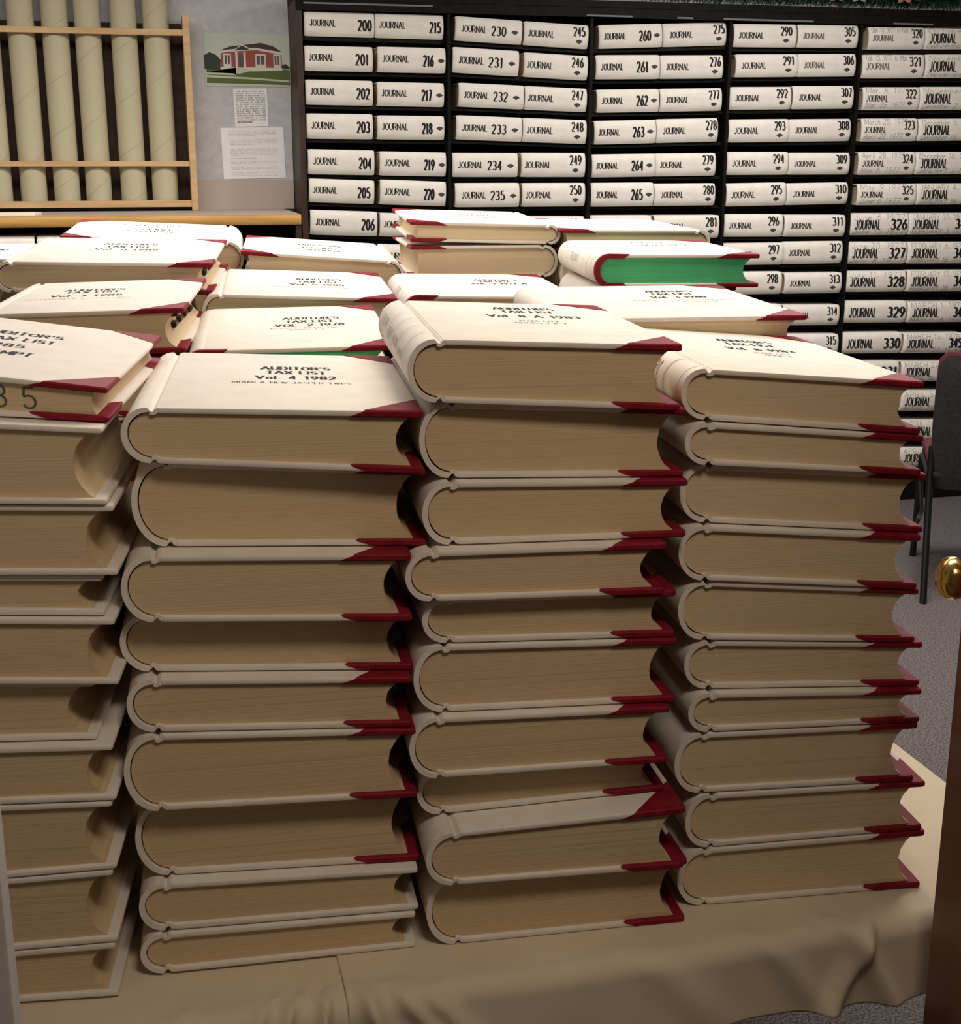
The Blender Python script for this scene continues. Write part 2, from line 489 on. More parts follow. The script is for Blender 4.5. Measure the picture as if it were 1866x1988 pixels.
def make_ledger(label, loc, yaw, W, D, zb, zt, kz=0.0, style='A', corners=True, mirror=False, page='page', tabs=0, xj=None, group='tax ledgers stacked on the table', seed=0, bulge=1.0, corner=0.060, conc=1.0):
    """zb, zt: height of the underside and of the upper face above loc.z, each a pair (at the spine, at the fore-edge); spine at x=0, front at y=0"""
    rnd = random.Random(seed * 31 + 5)
    root = empty('tax_ledger', loc, yaw, label, 'book', group)
    t = max(0.02, ((zt[0]-zb[0]) + (zt[1]-zb[1])) / 2)
    xj = xj or min(0.033, 0.014 + 0.22*t)
    b = 0.0062
    def wp(x, y, z):
        u = x / W
        lo = zb[0] + (zb[1]-zb[0])*u; hi = zt[0] + (zt[1]-zt[0])*u
        q = lo + (hi-lo) * z / t + kz*y
        if mirror:
            return (W-x, D-y, q)
        return (x, y, q)
    jg = 0.0085 if style == 'A' else 0.0
    cpos = []
    # boards
    boards = []
    for nm, z0, z1 in (('back_cover', 0, b), ('front_cover', t-b, t)):
        mb = MB().slab(rounded_rect(xj+jg, W, 0, D, 0.004), z0, z1, 0.0017)
        boards.append(mb.warp(wp).build(nm, M['cream'], root, True))
    if corners:
        e = 0.0007
        L = corner
        for bi, (z0, z1) in enumerate(((0, b), (t-b, t))):
            for (yy, sy) in ((0, 1), (D, -1)):
                # outer face triangle, inner face larger triangle (leather turned in)
                Lo, Li = L, L + 0.016
                zo, zi = (z0-e, z1+e) if bi == 0 else (z1+e, z0-e)
                def tri(Lx, pad):
                    r = 0.004
                    P = [(W-Lx, yy-sy*pad), (W-r, yy-sy*pad), (W+pad-r*.3, yy-sy*pad+sy*r*.3), (W+pad, yy+sy*r), (W+pad, yy+sy*Lx*1.15)]
                    return P
                za, zb_ = (zo, zi)
                mid1, mid2 = za + (zb_-za)*.22, za + (zb_-za)*.78
                rings = [(tri(Lo, -0.0008), za), (tri(Lo+.002, e), mid1), (tri(Li-.002, e), mid2), (tri(Li, -0.0008), zb_)]
                v = [(p[0], p[1], z) for P, z in rings for p in P]
                f = []
                for j in range(3):
                    for k in range(5):
                        k2 = (k+1) % 5
                        f.append((j*5+k, j*5+k2, (j+1)*5+k2, (j+1)*5+k))
                f.append((4,3,2,1,0)); f.append((15,16,17,18,19))
                MB().add(v, f).warp(wp).build('leather_corner', M['red'], boards[bi], False)
    # spine
    th = 0.0062
    n = 18
    def spine_pts(inner):
        P = []
        for i in range(n+1):
            a = math.pi*i/n
            z = t/2 + (t/2)*math.cos(a)
            s = abs(math.sin(a)) ** 1.0
            x = xj - xj*s*bulge
            if inner:
                x += th * (0.35 + .65*abs(math.sin(a)))
                z = t/2 + (t/2 - th*.78)*math.cos(a)
            P.append((x, z))
        return P
    outer, inn = spine_pts(False), spine_pts(True)
    if style == 'A':
        dip = b*0.62
        top_o = [(xj+jg+.002, t-.0006), (xj+jg-.001, t-.0016), (xj+jg*.62, t-dip-.001), (xj+jg*.35, t-dip), (xj+.0008, t-.0014)]
        top_i = [(xj+jg+.002, t-b), (xj+jg*.6, t-b-.0022), (xj+jg*.2, t-b-.001)]
        bot_o = [(x, t-z) for x, z in top_o]; bot_i = [(x, t-z) for x, z in top_i]
        prof = top_o + outer + bot_o[::-1] + bot_i + inn[::-1] + top_i[::-1]
        ys = [0.0008, 0.003, D-.003, D-.0008]
        MB().prism_y(prof, ys).warp(wp).build('spine', M['cream'], root, True)
    else:
        prof = [(xj+.004, t-.0003)] + outer + [(xj+.004, .0003), (xj+.004, b*.8)] + inn[::-1] + [(xj+.004, t-b*.8)]
        sp = MB().prism_y(prof, [0.006, 0.008, D-.008, D-.006]).warp(wp).build('spine', M['cream'], root, True)
        # red leather head and tail caps lining the spine ends
        e = 0.0009
        xe = xj + 0.034
        for y0, y1, e in ((-0.001, 0.010, .0009), (D-.010, D-.001, -.0004)):
            o2 = [(xe, t+e*.4), (xj, t+e)] + [(x-e, z+(e if z > t/2 else -e)) for x, z in outer] + [(xj, -e), (xe, -e*.4), (xe-.010, b+e), (xj, b+e)]
            i2 = [(x+.003, z) for x, z in inn[::-1]]
            MB().prism_y(o2 + i2 + [(xj, t-b-e), (xe-.010, t-b-e)], [y0, y1]).warp(wp).build('leather_trim', M['red'], root, True)
    # page block
    c = (0.010 + 0.11*t) * conc
    half = t/2 - b
    L_, R_ = [], []
    m = 14
    for i in range(m+1):
        a = math.pi*i/m
        zz = t/2 - half*math.cos(a)
        s = abs(math.sin(a)) ** 1.0
        L_.append((xj+.004 - (xj-.0035)*s*bulge, zz))
        q = (zz - t/2)/half
        R_.append((W - .011 - c*max(0.0, 1-q*q)**0.75 - .0009*rnd.random(), zz))
    prof = L_ + R_[::-1]
    iy = 0.0055
    pb = MB().prism_y(prof, [iy, D-iy]).warp(wp).build('page_block', M[page], root, True)
    if tabs:
        for i in range(tabs):
            up = i % 2 == 0
            fy = iy + .035 + (D-.10) * (i+.5)/tabs
            zc = b + (t-2*b) * ((.86 - .16*i/tabs) if up else (.45 - .15*i/tabs))
            q = (zc - t/2)/half
            x = W - .011 - c*max(0.0, 1-q*q)**0.75
            MB().box(x-.004, x+.007, fy-.016, fy+.016, zc-.004, zc+.004, bev=.0018).warp(wp).build('index_tab', M['tab'], root, True)
    return root, wp, boards, t

def cover_text(root, board, wp, W, D, t, lines, ztop, yaw, loc, mirror):
    """lettering printed on the upper cover: (text, x, y of its middle in the photo, its width there, cap height in m, stroke)"""
    ca, sa = math.cos(-yaw), math.sin(-yaw)
    for (s, px, py, wpx, ch, hx) in lines:
        mb = MB()
        p = at_z(px, py, ztop(px, py)); q = at_z(px + wpx/2, py, ztop(px, py))
        wm = 2*(q - p).length
        dx, dy = p.x - loc[0], p.y - loc[1]
        lx, ly = dx*ca - dy*sa, dx*sa + dy*ca
        if mirror: lx, ly = W - lx, D - ly
        v, f = text2d(s, wm, ch, hx, hx*.55, .09 if hx > .05 else 0, .28)
        mb.add([(lx+x, ly+y, t + .0006) for x, y in v], f)
        mb.warp(wp).build('lettering', M['ink'], board)

# --- the four front stacks: where the seams between the books meet the front of each stack
STK = {
 1: dict(base=((25,1949),(214,1932)), name='leftmost stack',
    L=[(0,730),(0,811),(0,981),(0,1119),(0,1196),(0,1331),(0,1442),(5,1564),(12,1707),(20,1848),(25,1949)],
    R=[(205,752),(193,820),(200,982),(205,1119),(178,1197),(187,1331),(180,1437),(205,1556),(212,1689),(212,1831),(214,1932)],
    right=[207,208,229,204,231,190,226,227,229,231], left=None,
    dy=[.02,-.004,.0,.006,.0,.012,.0,.0,.0,.0], red=[1,0,0,0,0,0,0,0,0,0]),
 2: dict(base=((299,1894),(808,1840)), name='second stack from the left',
    left=[232,255,234,233,245,240,263,269,272],
    L=[(290,793),(268,905),(300,1063),(271,1210),(252,1306),(275,1424),(282,1578),(306,1702),(302,1810),(299,1894)],
    R=[(813,797),(827,922),(827,1060),(800,1207),(803,1301),(800,1412),(810,1548),(815,1671),(813,1767),(808,1840)],
    dy=[-.006,.022,-.008,.020,.0,-.004,.02,.004,0], red=[1,1,1,1,1,1,1,0,0]),
 3: dict(base=((861,1831),(1330,1784)), name='third stack from the left',
    left=[793,814,820,787,820,803,795,810,827,828],
    L=[(852,659),(839,786),(855,930),(860,1060),(813,1171),(842,1251),(836,1385),(830,1514),(830,1585),(859,1722),(861,1831)],
    R=[(1323,668),(1326,799),(1327,926),(1332,1043),(1291,1154),(1310,1237),(1310,1363),(1297,1481),(1290,1535),(1327,1686),(1330,1784)],
    dy=[0,.022,.010,-.008,.008,.004,-.008,.018,-.026,-.006], red=[1]*10),
 4: dict(base=((1347,1753),(1787,1716)), name='rightmost stack',
    left=[1326,1330,1320,1318,1317,1329,1337,1310,1331,1316],
    L=[(1373,716),(1356,818),(1355,904),(1348,1015),(1341,1128),(1340,1244),(1354,1339),(1354,1424),(1340,1542),(1356,1648),(1347,1753)],
    R=[(1798,741),(1791,845),(1788,924),(1791,1035),(1780,1145),(1776,1248),(1785,1332),(1785,1403),(1773,1517),(1789,1611),(1787,1716)],
    dy=[0,-.002,.010,.0,.004,.006,-.004,-.004,-.006,-.008], red=[1]*10),
}
ORD = ['topmost', 'second from the top', 'third from the top', 'fourth from the top', 'fifth from the top', 'fifth from the bottom', 'fourth from the bottom', 'third from the bottom', 'second from the bottom', 'bottom']
ORD9 = ['topmost', 'second from the top', 'third from the top', 'fourth from the top', 'middle', 'fourth from the bottom', 'third from the bottom', 'second from the bottom', 'bottom']
DEP = 0.41
TOPYAW = {1: rad(-8.2), 2: rad(-5.2), 3: rad(-5.5), 4: rad(-6.5)}
TITLES = {
 1: ('cream tax ledger with red corners titled 1985 Exempt, on the leftmost stack',
     [("AUDITOR'S",44,647,152,.021,.07),("TAX LIST",40,656,128,.021,.07),("1985",8,667,76,.021,.07),("EXEMPT",4,679,112,.021,.07)]),
 2: ('cream tax ledger with red corners titled Vol. 4 1982',
     [("AUDITOR'S",574,714,130,.021,.07),("TAX LIST",575,722,112,.021,.07),("Vol. 4 1982",574,732,152,.021,.07),("MIAMI & NEW JASPER TWPS.",569,742,232,.010,.05)]),
 3: ('thick red-cornered cream tax ledger titled Vol. 8-A 1983, lines across its spine',
     [("AUDITOR'S",1015,598,118,.021,.07),("TAX LIST",1023,604,100,.021,.07),("Vol. 8-A 1983",1036,613,180,.021,.07),("XENIA CITY",1046,622,79,.010,.05),("BOOKS 1 & 2",1051,626,100,.010,.05)]),
 4: ('cream tax ledger with red corners titled Vol. 8 1983, atop the rightmost stack',
     [("AUDITOR'S",1443,660,107,.021,.07),("TAX LIST",1455,667,97,.021,.07),("Vol. 8 1983",1476,677,133,.021,.07),("XENIA CITY",1499,684,74,.010,.05),("BOOK 3",1511,688,52,.010,.05)]),
}
FRONT_TOPS = {}
for k, s in STK.items():
    A = at_z(*s['base'][0], TABLE_Z); B = at_z(*s['base'][1], TABLE_Z)
    yaw0 = math.atan2(B.y-A.y, B.x-A.x)
    if k == 1: yaw0 = rad(-7.2)
    U = Vector((math.cos(yaw0), math.sin(yaw0), 0)); Nn = Vector((-U.y, U.x, 0))
    nb = len(s['L']) - 1
    seam = []
    for i in range(nb + 1):
        dyi = s['dy'][0] if i == 0 else s['dy'][i-1]
        P0 = A + Nn*dyi
        pl = on_plane(*s['L'][i], P0, Nn); pr = on_plane(*s['R'][i], P0, Nn)
        if i == nb: pl.z = pr.z = TABLE_Z
        ul, ur = (pl-A).dot(U), (pr-A).dot(U)
        seam.append((ul, pl.z, ur, pr.z))
    def seam_z(i, u):
        ul, zl, ur, zr = seam[i]
        return zl + (zr-zl)*(u-ul)/(ur-ul)
    for i in range(nb):
        P0 = A + Nn*s['dy'][i]
        midR = (s['R'][i+1][1] + s['R'][i][1]) / 2
        rp = s['right'][i] if 'right' in s else (s['R'][i+1][0] if i else (s['R'][0][0]+s['R'][1][0])/2 + 1)
        ur = (on_plane(rp, s['R'][i+1][1] if i else s['R'][0][1], P0, Nn) - A).dot(U)
        if s['left']:
            ul = (on_plane(s['left'][i], (s['L'][i][1]+s['L'][i+1][1])/2, P0, Nn) - A).dot(U)
        else:
            ul = ur - 0.305
        W = ur - ul
        yw = yaw0
        org = A + U*ul + Nn*s['dy'][i]
        if i == 0:
            yw = TOPYAW[k]
            piv = org + U*W
            org = piv - Vector((math.cos(yw), math.sin(yw), 0))*W
        z0 = org.z
        zb = (seam_z(i+1, ul)-z0, seam_z(i+1, ur)-z0); zt = (seam_z(i, ul)-z0, seam_z(i, ur)-z0)
        g = .0009
        zb = (zb[0]+g, zb[1]+g); zt = (zt[0]-g, zt[1]-g)
        if i == 0:
            label = TITLES[k][0]
        else:
            label = 'red-cornered cream tax ledger, ' + (ORD9 if nb == 9 else ORD)[i] + ' in the ' + s['name']
            if k == 1: label = 'plain cream tax ledger, ' + ORD[i] + ' of the leftmost stack'
            if k == 2 and i == 7: label = 'plain cream tax ledger without red corners, second from bottom in second stack from left'
            if k == 2 and i == 8: label = 'thin plain cream tax ledger at the bottom of the second stack from left'
            if k == 3 and i == 8: label = 'red-cornered cream tax ledger jutting forward, second from bottom in third stack from left'
        root, wp, boards, t = make_ledger(label, org, yw, W, DEP if i == 0 else (.31 if k == 1 else .385), zb, zt, 0.0, 'A', bool(s['red'][i]), seed=k*20+i, page='page2' if k == 4 else 'page', conc=.3 if (k, i) == (1, 0) else 1.0)
        if i == 0:
            ztop = lambda px, py, Z=(zt[0]+zt[1])/2+z0: Z
            cover_text(root, boards[1], wp, W, DEP, t, TITLES[k][1], ztop, yw, org, False)
            FRONT_TOPS[k] = (root, boards, wp, W, t)

# rear books, front corners as they show, how far off they stand, and what is printed on them
A_, B_ = 'A', 'B'
REAR = [
 # name, FL, FR, back y at FL, distance, t, style, red, reversed, page, tabs, yaw, label, lines
 ('1b', (-75,612), (357,598), 552, 1.85, .062, A_, 1, 0, 'page2', 8, -7, 'cream tax ledger titled Vol. 7 1985 with dark index tabs, behind the Exempt volume',
   [("AUDITOR'S",186,563,112,.020,.07),("TAX LIST",181,567,100,.020,.07),("Vol. 7 1985",168,574,134,.020,.07),("BEAVERCREEK & BATH TWPS.",154,580,204,.008,.045)]),
 ('1c', (-16,507), (412,512), 461, 2.28, .052, A_, 1, 0, 'page2', 6, -7, 'cream tax ledger titled Vol. 6 1985 with index tabs, behind the Vol. 7 1985 volume',
   [("AUDITOR'S",255,478,100,.020,.07),("TAX LIST",250,482,80,.020,.07),("Vol. 6 1985",246,486,118,.020,.07),("XENIA & CAESARCREEK TWPS.",237,489,135,.008,.045)]),
 ('1d', (116,458), (472,471), 427, 2.74, .066, A_, 1, 1, 'page2', 0, -4, 'reversed cream tax ledger with round spine at right, below the wooden tube rack',
   [("AUDITOR'S",293,449,88,.020,.07),("TAX LIST",295,446,74,.020,.07),("Vol. 5 1984",297,441,110,.020,.07),("SUGARCREEK TWP.",299,437,66,.008,.045)]),
 ('0c', (-330,504), (50,503), 474, 2.5, .05, A_, 0, 0, 'page2', 0, -7, 'cream tax ledger cut by the frame edge left of the Vol. 6 1985 volume',
   [("BOOK 4",4,485,24,.02,.07)]),
 ('2b', (357,682), (766,670), 601, 1.84, .05, B_, 1, 0, 'green', 0, -5, 'smooth cream tax ledger with green page edges titled Vol. 2 1978',
   [("AUDITOR'S",603,618,106,.020,.07),("TAX LIST",601,624,90,.020,.07),("VOL. 2 1978",601,631,132,.020,.07),("BEAVERCREEK TWP.",596,637,138,.008,.045),("BOOKS 1-2",596,640,65,.008,.045)]),
 ('2c', (391,570), (772,580), 521, 2.27, .06, A_, 1, 0, 'page2', 0, -5, 'cream tax ledger titled Vol. 5 1985, behind the green-edged 1978 volume',
   [("AUDITOR'S",618,543,86,.020,.07),("TAX LIST",617,548,76,.020,.07),("Vol. 5 1985",615,553,103,.020,.07),("MIAMI & NEW JASPER TWPS.",610,558,158,.008,.045)]),
 ('2d', (468,488), (785,508), 457, 2.72, .056, A_, 1, 1, 'page2', 0, -6, 'reversed cream tax ledger below spine of Journal 206',
   [("AUDITOR'S",620,486,82,.020,.07),("TAX LIST",620,482,70,.020,.07),("Vol. 3 1984",620,477,84,.020,.07),("ROSS TWP.",620,474,62,.008,.045)]),
 ('3b', (784,574), (1122,576), 530, 2.32, .055, B_, 1, 0, 'page2', 0, -6, 'smooth cream tax ledger with rounded lettered spine, behind the Vol. 8-A 1983 volume',
   [("AUDITOR'S",960,544,80,.020,.07),("TAX LIST",959,547,58,.020,.07),("VOL. 1 1977 A",968,551,108,.020,.07),("BATH",969,555,24,.008,.045)]),
 ('3c', (797,430), (1089,437), 405, 2.80, .040, A_, 1, 1, 'page2', 0, -5, 'reversed thin cream tax ledger, upper of the pair in front of Journal 235',
   [("AUDITOR'S",925,422,74,.018,.06),("TAX LIST",920,418,60,.018,.06),("Vol. 1",917,415,51,.018,.06)]),
 ('4b', (1098,619), (1568,612), 556, 1.85, .050, B_, 1, 0, 'page2', 0, -5, 'smooth cream tax ledger titled Vol. 3 1980',
   [("AUDITOR'S",1296,566,91,.020,.07),("TAX LIST",1303,571,81,.020,.07),("Vol. 3 1980",1317,577,107,.020,.07),("BEAVERCREEK, SUGARCREEK & SPRING VALLEY",1327,583,200,.008,.045),("CAESARCREEK & JEFFERSON TWPS.",1326,586,168,.008,.045)]),
 ('4c', (1156,494), (1476,494), 466, 2.34, .056, B_, 1, 0, 'green', 0, -8, 'cream tax ledger showing bright green page edges and red spine trim',
   [("AUDITOR'S",1266,471,85,.018,.05),("TAX LIST VOL. 2",1285,476,98,.018,.05)]),
 ('4d', (1088,446), (1380,447), 424, 2.82, .045, A_, 1, 1, 'page2', 0, -5, 'reversed cream tax ledger with rosy page edges, in front of Journal 281',
   [("AUDITOR'S",1205,437,71,.018,.06),("TAX LIST",1203,433,62,.018,.06)]),
]
def lower_books(n, org, yaw, W, ztop, why, first=None):
    """the rest of a rear stack, hidden behind the front ones"""
    z = ztop
    h = (ztop - TABLE_Z) / n
    for i in range(n):
        t = h
        z -= t
        o = org + Vector((random.uniform(0,.010), random.uniform(.008,.022), 0))
        make_ledger('cream tax ledger buried in the stack ' + why, Vector((o.x, o.y, z)), yaw, W-.03, DEP-.035, (0.0012, .0012), (t-.0010, t-.0010), 0, 'A', True, seed=i+50, page='page2', group='ledgers buried ' + why)

LEDG = {}
for (nm, FL, FR, yb, dist, t, sty, red, rev, page, tabs, yawd, label, lines) in REAR:
    yaw = rad(yawd)
    a = at_d(*FL, dist)
    U = Vector((math.cos(yaw), math.sin(yaw), 0)); Nn = Vector((-U.y, U.x, 0))
    bq = on_plane(*FR, a, Nn)
    W = (bq - a).dot(U)
    back = on_plane(FL[0], yb, a + Nn*DEP, Nn)
    kz = max(-.045, min(.045, (back.z - a.z)/DEP))
    zl, zr = a.z, bq.z
    zoff = min(zl, zr) - t
    org = Vector((a.x, a.y, zoff + min(0, kz*DEP)))
    zt = (zl-org.z, zr-org.z); 
    base = min(0, kz*DEP)
    zb = (zt[0]-t, zt[1]-t)
    if rev:
        # turned half round: the spine lies at the right, the title reads upside down
        root, wp, boards, tt = make_ledger(label, org, yaw, W, DEP, (zb[1]+kz*DEP, zb[0]+kz*DEP), (zt[1]+kz*DEP, zt[0]+kz*DEP), -kz, sty, bool(red), True, page, tabs, seed=ord(nm[1]), conc=.3)
    else:
        root, wp, boards, tt = make_ledger(label, org, yaw, W, DEP, zb, zt, kz, sty, bool(red), False, page, tabs, seed=ord(nm[1]))
    def ztop(px, py, a=a, U=U, Nn=Nn, kz=kz, zl=zl, zr=zr, W=W):
        z = zl
        for _ in range(6):
            p = at_z(px, py, z)
            z = zl + (zr-zl)*(p-a).dot(U)/W + kz*(p-a).dot(Nn)
        return z
    # lettering
    for (s, px, py, wpx, ch, hx) in lines:
        mb = MB()
        z = ztop(px, py)
        p = at_z(px, py, z); q = at_z(px+wpx/2, py, z)
        wm = 2*(q-p).length
        lx, ly = (p-a).dot(U), (p-a).dot(Nn)
        if rev: lx, ly = W-lx, DEP-ly
        v, f = text2d(s, wm, ch, hx, hx*.55, .09 if hx > .05 else 0, .28)
        mb.add([(lx+x, ly+y, tt+.0006) for x, y in v], f)
        mb.warp(wp).build('lettering', M['ink'], boards[1])
    LEDG[nm] = (root, wp, boards, W, tt, org, yaw, min(zb)+org.z + min(0, kz*DEP))

# second book of the reversed pair, then what carries the rear stacks
r_ = LEDG['3c']
o2 = r_[5].copy()
t2 = .066
low = r_[7]
o2.z = low - t2
o2 = o2 + Vector((0.0, 0.0, 0))
make_ledger('reversed thick cream tax ledger, lower of the pair in front of Journal 235', o2, r_[6], r_[3]*.985, DEP, (0, 0), (t2-.0005, t2-.0005), 0, 'A', True, True, 'page2', seed=77, conc=.3)
BASES = {'1b': 7, '1c': 8, '1d': 8, '0c': 8, '2b': 7, '2c': 8, '2d': 8, '3b': 8, '4b': 7, '4c': 8, '4d': 8}
WHY = {'1b': 'straight behind the Exempt volume', '1c': 'two behind the Exempt volume', '1d': 'below the wooden tube rack', '0c': 'cut by the frame edge', '2b': 'straight behind the Vol. 4 volume',
       '2c': 'two behind the Vol. 4 volume', '2d': 'farthest behind the Vol. 4 volume', '3b': 'straight behind the Vol. 8-A volume', '4b': 'straight behind the rightmost front stack', '4c': 'under the bright green page edges', '4d': 'farthest behind the rightmost front stack'}
for nm, nbk in BASES.items():
    r_ = LEDG[nm]
    lower_books(nbk, r_[5] + Vector((0, .006, 0)), r_[6], r_[3]-.004, r_[7], WHY[nm])
lower_books(8, o2 + Vector((0, .006, 0)), LEDG['3c'][6], LEDG['3c'][3]-.004, o2.z, 'under the reversed pair of ledgers')

# marks on spines and page edges
def spine_curve(W, t, xj, v):
    a = math.pi*v
    s = abs(math.sin(a)) ** 1.0
    return xj - xj*s - .0006*math.sin(a), t/2 + (t/2+.0003)*math.cos(a)
def spine_marks(k, bands, words):
    root, boards, wp, W, t = FRONT_TOPS[k]
    xj = min(0.033, 0.014 + 0.22*t)
    mb = MB()
    for (y, wd, v0, v1) in bands:
        pts = []
        for i in range(15):
            x, z = spine_curve(W, t, xj, v0+(v1-v0)*i/14)
            pts += [(x, y-wd/2, z), (x, y+wd/2, z)]
        mb.add(pts, [(2*i, 2*i+1, 2*i+3, 2*i+2) for i in range(14)])
    for (s, y, v, ln, ch) in words:
        q, f = text2d(s, ln, ch, .055, .035, 0, .3, sub=True)
        P = []
        for (x, h) in q:   # letters run along the spine, their tops towards the upper cover
            xx, zz = spine_curve(W, t, xj, v - h/(t*1.35))
            P.append((xx-.0002, y + x, zz))
        mb.add(P, f)
    mb.warp(wp).build('spine_lettering', M['softink'], root)
spine_marks(3, [(.06,.0008,.04,.72),(.13,.0008,.04,.75),(.20,.0008,.04,.75),(.27,.0008,.04,.75)], [("VOL. 8-A", .165, .40, .05, .010),("XENIA", .095, .45, .045, .009),("1983", .235, .40, .045, .012),("TAX LIST", .325, .34, .07, .011)])
spine_marks(4, [(.018,.0009,.03,.8),(.075,.0009,.03,.8),(.079,.0009,.03,.8)], [("1983", .13, .35, .05, .018),("TAX LIST", .21, .35, .08, .014),("XENIA", .13, .55, .05, .010)])

for nm_, bands, words_ in (('4c', [(.05,.0012,.25,.62),(.085,.0012,.2,.7),(.13,.0010,.35,.6)], [("TAX LIST", .22, .4, .08, .012)]), ('3b', [(.06,.0012,.1,.5),(.11,.0012,.1,.5)], [("1977", .19, .3, .05, .012)])):
    r_ = LEDG[nm_]
    FRONT_TOPS[nm_] = (r_[0], r_[2], r_[1], r_[3], r_[4])
    spine_marks(nm_, bands, words_)

# pencilled 85 on the page edges of the topmost left ledger
root, boards, wp, W, t = FRONT_TOPS[1]
mb = MB()
v, f = text2d("85", .040, .023, .05, .04, 0, .75)
lx = W - .090
mb.add([(lx + x, .0049, t*.5 + y) for x, y in v], f)
mb.warp(wp).build('pencil_number', M['pencil_dark'] if 'pencil_dark' in M else M['softink'], root)

# ================================================================== TABLE AND CLOTHS
TF, TX0, TX1, TB = 1.262, -0.95, 1.108, 3.55
def fold_table(x0, x1, label):
    r = empty('folding_table', ((x0+x1)/2, (TF+TB)/2, 0), 0, label, 'table', 'folding tables under the ledgers')
    cx, cy = (x0+x1)/2, (TF+TB)/2
    MB().box(x0-cx+.012, x1-cx-.012, TF-cy+.020, TB-cy-.012, TABLE_Z-.042, TABLE_Z-.011, bev=.003).build('tabletop', M['laminate_top'], r)
    for sx in (x0-cx+.10, x1-cx-.16):
        for sy in (TF-cy+1.05, TB-cy-.28):
            MB().tube([(sx, sy, 0.0), (sx, sy, TABLE_Z-.042)], .013).build('leg', M['black'], r, True)
    return r
fold_table(TX0, 0.10, 'folding table under the gathered beige cloth at lower left')
fold_table(0.10, TX1, 'folding table under the beige cloth at lower right')

def sm(a, b, x):
    t = max(0.0, min(1.0, (x-a)/(b-a)))
    return t*t*(3-2*t)
def gauss(x, c, w): return math.exp(-((x-c)/w)**2)

def cloth_mesh(x0, x1, right_edge, folds, drop, seed, nx=420):
    """cloth laid over the table top with a soft edge and a short hanging front; right_edge: it also turns down at its right side"""
    ys = []
    rr = 0.022
    # path across the front: back of the table -> front edge -> hem
    path = []
    y = TB
    while y > TF + .34:
        path.append((y, TABLE_Z, 0)); y -= .12
    while y > TF + rr:
        path.append((y, TABLE_Z, 0)); y -= .008
    for i in range(9):
        a = math.pi/2*i/8
        path.append((TF + rr - rr*math.sin(a), TABLE_Z - rr + rr*math.cos(a), 1))
    nd = 24
    for i in range(1, nd+1):
        path.append((TF - .004*i/nd, TABLE_Z - rr - (drop-rr)*i/nd, 2))
    xs = [x0 + (x1-x0)*i/nx for i in range(nx+1)]
    if right_edge:
        xs = [x for x in xs]
    V = []
    for (py, pz, kind) in path:
        for x in xs:
            X, Y, Z = x, py, pz
            fz = 0.0; fy = 0.0
            hang = max(0.0, (TABLE_Z - Z)/drop)
            near = sm(TF+.06, TF+.01, Y)
            # gentle waves near the front and in the drop
            w = .5*math.sin(x*23+seed) + .35*math.sin(x*41+2*seed+1.3) + .25*math.sin(x*67+.7*seed)
            fy -= .0035*hang*w + .004*hang
            fz += .0022*near*(1-hang)*math.sin(x*31+seed*3)*.5
            for (cx, cw, amp, lean, top) in folds:
                top = min(top, .055)
                # a ridge starting on the top and running down the drop, drifting sideways
                s = (TF + top - Y) if kind == 0 else top + (TABLE_Z - Z)
                if s > 0:
                    c = cx + lean*s
                    wd = cw*(1 + 1.2*s)
                    g = gauss(x, c, wd) * sm(0, top*.9+.01, s)
                    if kind == 0: fz += amp*g
                    else:
                        fy -= amp*1.3*g
                        fz += amp*.4*g*(1-hang)
            if right_edge:
                d = x - (TX1 - .02)
                if d > 0:
                    e = min(d, .13)
                    X = TX1 - .02 + min(e, .024) * (1 - .35*min(e/.024, 1))
                    Z = Z - max(0, e-.008)*.9 - .0
                    fy += 0
            if kind == 0: fz = max(fz, -.0008)
            fy = min(fy, 0)
            hemw = .002*math.sin(x*19+seed)*hang
            V.append((X, Y+fy, Z+fz+hemw))
    n = len(xs)
    F = []
    for j in range(len(path)-1):
        for i in range(n-1):
            F.append((j*n+i, (j+1)*n+i, (j+1)*n+i+1, j*n+i+1))
    return V, F
SEAM_X = at_y(681, 1960, TF).x
V, F = cloth_mesh(SEAM_X-.002, TX1+.11, True,
   [(SEAM_X+.005,.010,.012,.30,.10),(SEAM_X+.02,.012,.009,.7,.09),(SEAM_X+.045,.014,.008,.8,.05),
    (0.47,.03,.006,.9,.05),(0.62,.02,.007,.75,.05),(0.735,.016,.011,.55,.055),(0.815,.013,.011,-.55,.05),(0.90,.012,.004,.4,.03),(0.99,.02,.004,.3,.04)], .094, 1.7)
c1 = mesh_obj('tablecloth', V, F, M['cloth'], None, True)
m_ = c1.modifiers.new('solid', 'SOLIDIFY'); m_.thickness = .0014; m_.offset = -1
tag(c1, 'beige tablecloth smooth over the right table, short hem above the carpet', 'tablecloth')
V, F = cloth_mesh(TX0-.02, SEAM_X+.006, False,
   [(SEAM_X-.012,.007,.012,-.25,.11),(SEAM_X-.035,.007,.009,-.5,.10),(SEAM_X-.06,.008,.006,-.6,.08),(SEAM_X-.16,.012,.006,-.45,.14),(SEAM_X-.10,.03,.004,-.3,.06)], .15, 4.1)
V = [(x, y+.0022, z-.0024) for x, y, z in V]
c2 = mesh_obj('tablecloth', V, F, M['cloth'], None, True)
m_ = c2.modifiers.new('solid', 'SOLIDIFY'); m_.thickness = .0014; m_.offset = -1
tag(c2, 'beige tablecloth with a gathered seam over the left table', 'tablecloth')

